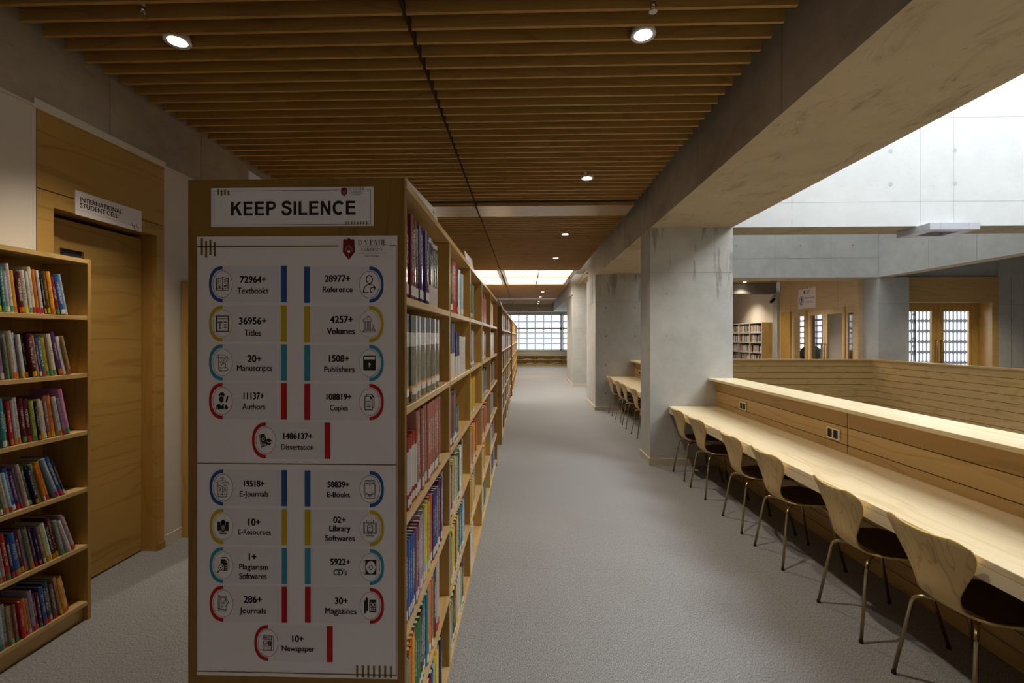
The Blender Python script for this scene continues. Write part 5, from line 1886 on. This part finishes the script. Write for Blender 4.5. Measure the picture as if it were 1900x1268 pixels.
# ---- right-hand face of the long bookcase: bays one to three, rows from the top (5) to the bottom (0)
# entries: (count, cover, height, thickness, sticker)
MAIN = {
 (0, 5): [(2, 'glossy maroon', .275, .040, 'w'), (1, 'dark red', .27, .028, 'w'), (2, 'glossy maroon', .272, .046, 'w'), (3, 'glossy purple', .268, .042, 'w'), (1, 'glossy maroon', .262, .030, 'w'),
          (4, 'black and white', .255, .045, None)],
 (0, 4): [(7, 'olive banded', .282, .084, 'w')],
 (0, 3): [(1, 'blue and dark', .262, .045, 'w'), (5, 'red and white', .232, .026, 'w'), (13, 'salmon', .292, .030, 'w')],
 (0, 2): [(2, 'navy', .252, .030, 'w'), (3, 'blue', .25, .020, 'w'), (1, 'purple', .25, .022, 'w'), (1, 'mauve', .25, .026, 'w'), (1, 'maroon', .252, .022, 'w'), (1, 'pink', .255, .022, None), (4, 'grey', .262, .024, 'w'),
          (2, 'yellow', .268, .030, 'w'), (1, 'red', .268, .034, 'w'), (1, 'orange', .27, .026, 'w'), (2, 'purple', .27, .024, 'w'), (1, 'blue', .268, .026, 'w'), (1, 'tan', .268, .030, 'w'), (3, 'purple', .28, .026, 'w'), (1, 'grey', .29, .036, None)],
 (0, 1): [(2, 'sage', .225, .028, None), (2, 'orange', .24, .024, 'w'), (1, 'amber', .245, .020, None), (1, 'orange', .245, .026, 'w'), (3, 'green', .25, .022, 'w'), (1, 'maroon', .258, .030, 'w'), (3, 'teal', .262, .028, 'w'),
          (1, 'sage', .27, .026, None), (2, 'orange', .275, .030, 'w'), (1, 'pale pink', .275, .030, 'w'), (1, 'black', .27, .050, None), (2, 'pale and red', .285, .034, None)],
 (0, 0): [(2, 'tan', .235, .040, 'w'), (2, 'lime', .24, .030, 'w'), (1, 'orange', .24, .040, 'w'), (1, 'green', .24, .030, 'w'), (1, 'cream', .24, .040, 'w'), (2, 'maroon', .25, .034, 'w'), (2, 'red', .225, .040, 'w'), (1, 'blue', .235, .030, 'w'), (1, 'light blue', .25, .026, 'w'), (2, 'yellow', .262, .038, 'w'), (2, 'navy', .258, .032, None)],
 (1, 5): [(1, 'tan', .232, .040, 'w'), (1, 'dark green', .262, .060, 'w'), (3, 'red', .268, .050, None), (1, 'navy', .25, .050, 'o'), (2, 'white', .248, .040, None), (1, 'blue', .245, .030, None), (2, 'light blue', .24, .045, 'w')],
 (1, 4): [(4, 'navy and white', .278, .056, None), (3, 'navy and white', .232, .042, None), (5, 'white', .212, .044, None)],
 (1, 3): [(5, 'mauve and black', .268, .052, 'w'), (3, 'teal', .17, .030, 'w')],
 (1, 2): [(2, 'cream', .25, .030, 'w'), (1, 'dark red', .25, .036, 'w'), (1, 'cream', .252, .034, 'w'), (2, 'lime', .255, .040, 'w'), (2, 'cream', .255, .032, 'w'), (2, 'green', .258, .036, 'w'), (2, 'white', .27, .040, 'w'), (1, 'dark green', .285, .040, 'o'), (1, 'cream', .292, .046, None)],
 (1, 1): [(3, 'sage', .235, .026, 'w'), (1, 'purple', .235, .030, 'w'), (2, 'yellow', .25, .044, 'w'), (1, 'brown', .25, .030, 'w'), (2, 'yellow', .255, .036, 'w'), (1, 'maroon', .255, .032, 'w'), (1, 'blue', .26, .030, 'w'), (3, 'teal', .262, .036, 'w'), (1, 'light blue', .268, .040, 'w'), (2, 'purple', .285, .038, 'w')],
 (1, 0): [(2, 'grey', .22, .036, None), (2, 'sage', .225, .034, 'w'), (2, 'dark green', .238, .044, 'w'), (1, 'amber', .24, .036, 'w'), (1, 'light blue', .25, .040, None), (2, 'white', .255, .038, 'w'), (1, 'lime', .25, .030, 'w'), (1, 'maroon', .27, .042, 'w'), (1, 'navy', .282, .042, 'w')],
 (2, 5): [(3, 'green', .245, .060, 'w'), (1, 'sage', .232, .050, None)],
 (2, 4): [(1, 'light blue', .255, .050, 'w'), (1, 'dark red', .255, .040, 'w'), (2, 'light blue', .252, .050, 'w'), (2, 'lilac', .245, .045, 'w')],
 (2, 3): [(2, 'amber', .235, .060, 'w'), (2, 'yellow', .25, .055, 'w'), (1, 'amber', .258, .050, 'w')],
 (2, 2): [(1, 'orange', .25, .045, 'w'), (1, 'lilac', .25, .050, 'w'), (1, 'orange', .258, .045, 'w'), (3, 'amber', .262, .060, 'w'), (2, 'red', .282, .055, 'w')],
 (2, 1): [(3, 'amber', .24, .048, 'w'), (2, 'yellow', .25, .05, 'w'), (1, 'mauve', .26, .050, 'w'), (2, 'lilac', .275, .050, 'w')],
 (2, 0): [(2, 'white', .24, .050, 'w'), (2, 'cream', .25, .045, 'w'), (1, 'white', .262, .050, None)],
}
MROW = ['bottom shelf', 'fifth shelf down', 'fourth shelf down', 'third shelf down', 'second shelf down', 'top shelf']
BAY = ['first bay, long bookcase', 'second bay, long bookcase', 'third bay, long bookcase']
BAYG = ['first', 'second', 'third']
rm = random.Random(5)
for (bay, row), spec in MAIN.items():
    y = YS1[bay] + (0.0235 if bay == 0 else 0.0145)
    ymax = YS1[bay + 1] - (0.025 if bay + 1 == 3 else 0.0145)
    z = LEV[row] + 0.0006
    i = 0
    lean = 0.0
    for (n, key, h, t, st) in spec:
        for k in range(n):
            tt = t * rm.uniform(0.94, 1.06)
            hh = h + rm.uniform(-0.004, 0.004) if key not in ('olive banded', 'salmon', 'navy and white') else h + rm.uniform(-0.0015, 0.0015)
            if row == 3 and bay == 0 and key == 'salmon':
                lean = 0.035
            else:
                lean = 0.0
            if y + tt / math.cos(lean) > ymax:
                continue
            lb_ = '%s book, %s from the near end, %s, %s' % (key, ORD[i], MROW[row], BAY[bay])
            if i == 0:
                lb_ = '%s book at the near end, %s, %s' % (key, MROW[row], BAY[bay])
            book(BX1 - 0.012 + rm.uniform(-0.006, 0.003), y, z, hh, tt, rm.uniform(0.165, 0.2), key, lean, lb_, 'books in the %s bay of the long bookcase' % BAYG[bay], st, (0.045, 0.16) if row != 4 else (0.085, 0.165))
            n_books += 1
            y += tt / math.cos(lean) + 0.0012
            i += 1

# ---- all farther books, too small and too many to tell apart: one mass
SK = ['cream', 'white', 'grey', 'tan', 'brown', 'maroon', 'red', 'dark red', 'orange', 'amber', 'yellow', 'green', 'dark green', 'sage', 'teal', 'light blue', 'blue', 'navy', 'purple', 'mauve', 'black', 'salmon']
mass = MB()
rs = random.Random(21)


def mass_book(x, y, z, h, t, d, ki, fx=1):
    x0, x1 = (x - d, x) if fx > 0 else (x, x + d)
    mass.box(x0, x1, y, y + t * 0.94, z, z + h, ki)
    p = len(SK)
    mass.box(x0 + 0.004, x1 - 0.003, y + 0.002, y + t * 0.94 - 0.002, z + h - 0.003, z + h + 0.0008, p)
    if rs.random() < 0.8:
        mass.box(x1 if fx > 0 else x0 - 0.0008, x1 + 0.0008 if fx > 0 else x0, y + t * 0.1, y + t * 0.84, z + 0.015, z + 0.045, p + 1)


FIX = {(3, 5): 'red red red red', (3, 4): 'mauve maroon mauve white maroon lilac', (3, 3): 'sage dark_green black', (3, 2): 'red dark_red red', (3, 1): 'tan yellow mauve amber', (3, 0): 'tan white cream dark_green green',
       (4, 5): 'brown grey tan cream', (4, 4): 'blue white white grey', (4, 3): 'grey black brown dark_red', (4, 2): 'grey navy light_blue blue', (4, 1): 'sage light_blue blue red', (4, 0): 'white blue navy maroon light_blue'}
for bay in (3, 4):
    for row in range(6):
        ks = FIX[(bay, row)].replace('lilac', 'mauve').split()
        y = YS1[bay] + 0.03
        frac = rs.uniform(0.45, 0.72)
        ye = y + frac * (YS1[bay + 1] - YS1[bay])
        i = 0
        while y < ye:
            t = rs.uniform(0.032, 0.055)
            mass_book(BX1 - 0.014, y, LEV[row] + 0.0005, rs.uniform(0.22, 0.27), t, 0.18, SK.index(ks[min(int(i * len(ks) * 0.05 / max(0.05, ye - YS1[bay])), len(ks) - 1)].replace('_', ' ')))
            y += t + 0.001
            i += 1
for ys in (YS2, YS3):
    for b in range(len(ys) - 1):
        for row in range(6):
            y = ys[b] + 0.03 + (0.2 if ys is YS2 and row > 3 and b == 0 else 0)
            ye = y + rs.uniform(0.55, 0.9) * (ys[b + 1] - ys[b] - 0.06)
            fam = rs.sample(range(len(SK)), 4)
            while y < min(ye, ys[b + 1] - 0.07):
                t = rs.uniform(0.025, 0.05)
                mass_book(BX1 - 0.014, y, LEV[row] + 0.0005, rs.uniform(0.21, 0.27), t, 0.18, rs.choice(fam))
                y += t + 0.001
for ys, xf, fx in ((YS1, -0.998, -1), (YS2, -0.998, -1), (YS3, -0.998, -1), ([3.655, 4.6, 5.5], -2.435, 1)):
    for b in range(len(ys) - 1):
        for row in range(6):
            y = ys[b] + 0.03
            ye = y + rs.uniform(0.55, 0.9) * (ys[b + 1] - ys[b] - 0.06)
            fam = rs.sample(range(len(SK)), 5)
            while y < ye:
                t = rs.uniform(0.025, 0.05)
                mass_book(xf, y, (LEV if fx < 0 else LEVL)[row] + 0.0005, rs.uniform(0.21, 0.27), t, 0.18, rs.choice(fam), fx)
                y += t + 0.001
for b in range(4):
    for k in range(6):
        y = 16.4 - 1.2 + 0.8 * b + 0.04
        while y < 16.4 - 1.2 + 0.8 * b + 0.72:
            t = rs.uniform(0.02, 0.05)
            mass_book(7.80, y, 0.09 + 0.335 * k + 0.0245, rs.uniform(0.2, 0.27), t, 0.2, rs.choice([0, 1, 1, 2, 2, 3, 5, 20]), -1)
            y += t + (0.02 if rs.random() < 0.2 else 0.001)
o = mass.build('shelved_books', [PAL[k] for k in SK] + [M['pages'], STICK['w']])
tag(o, 'distant rows of library books on the farther shelves', 'books', None, 'stuff')
print('BOOKS', n_books)
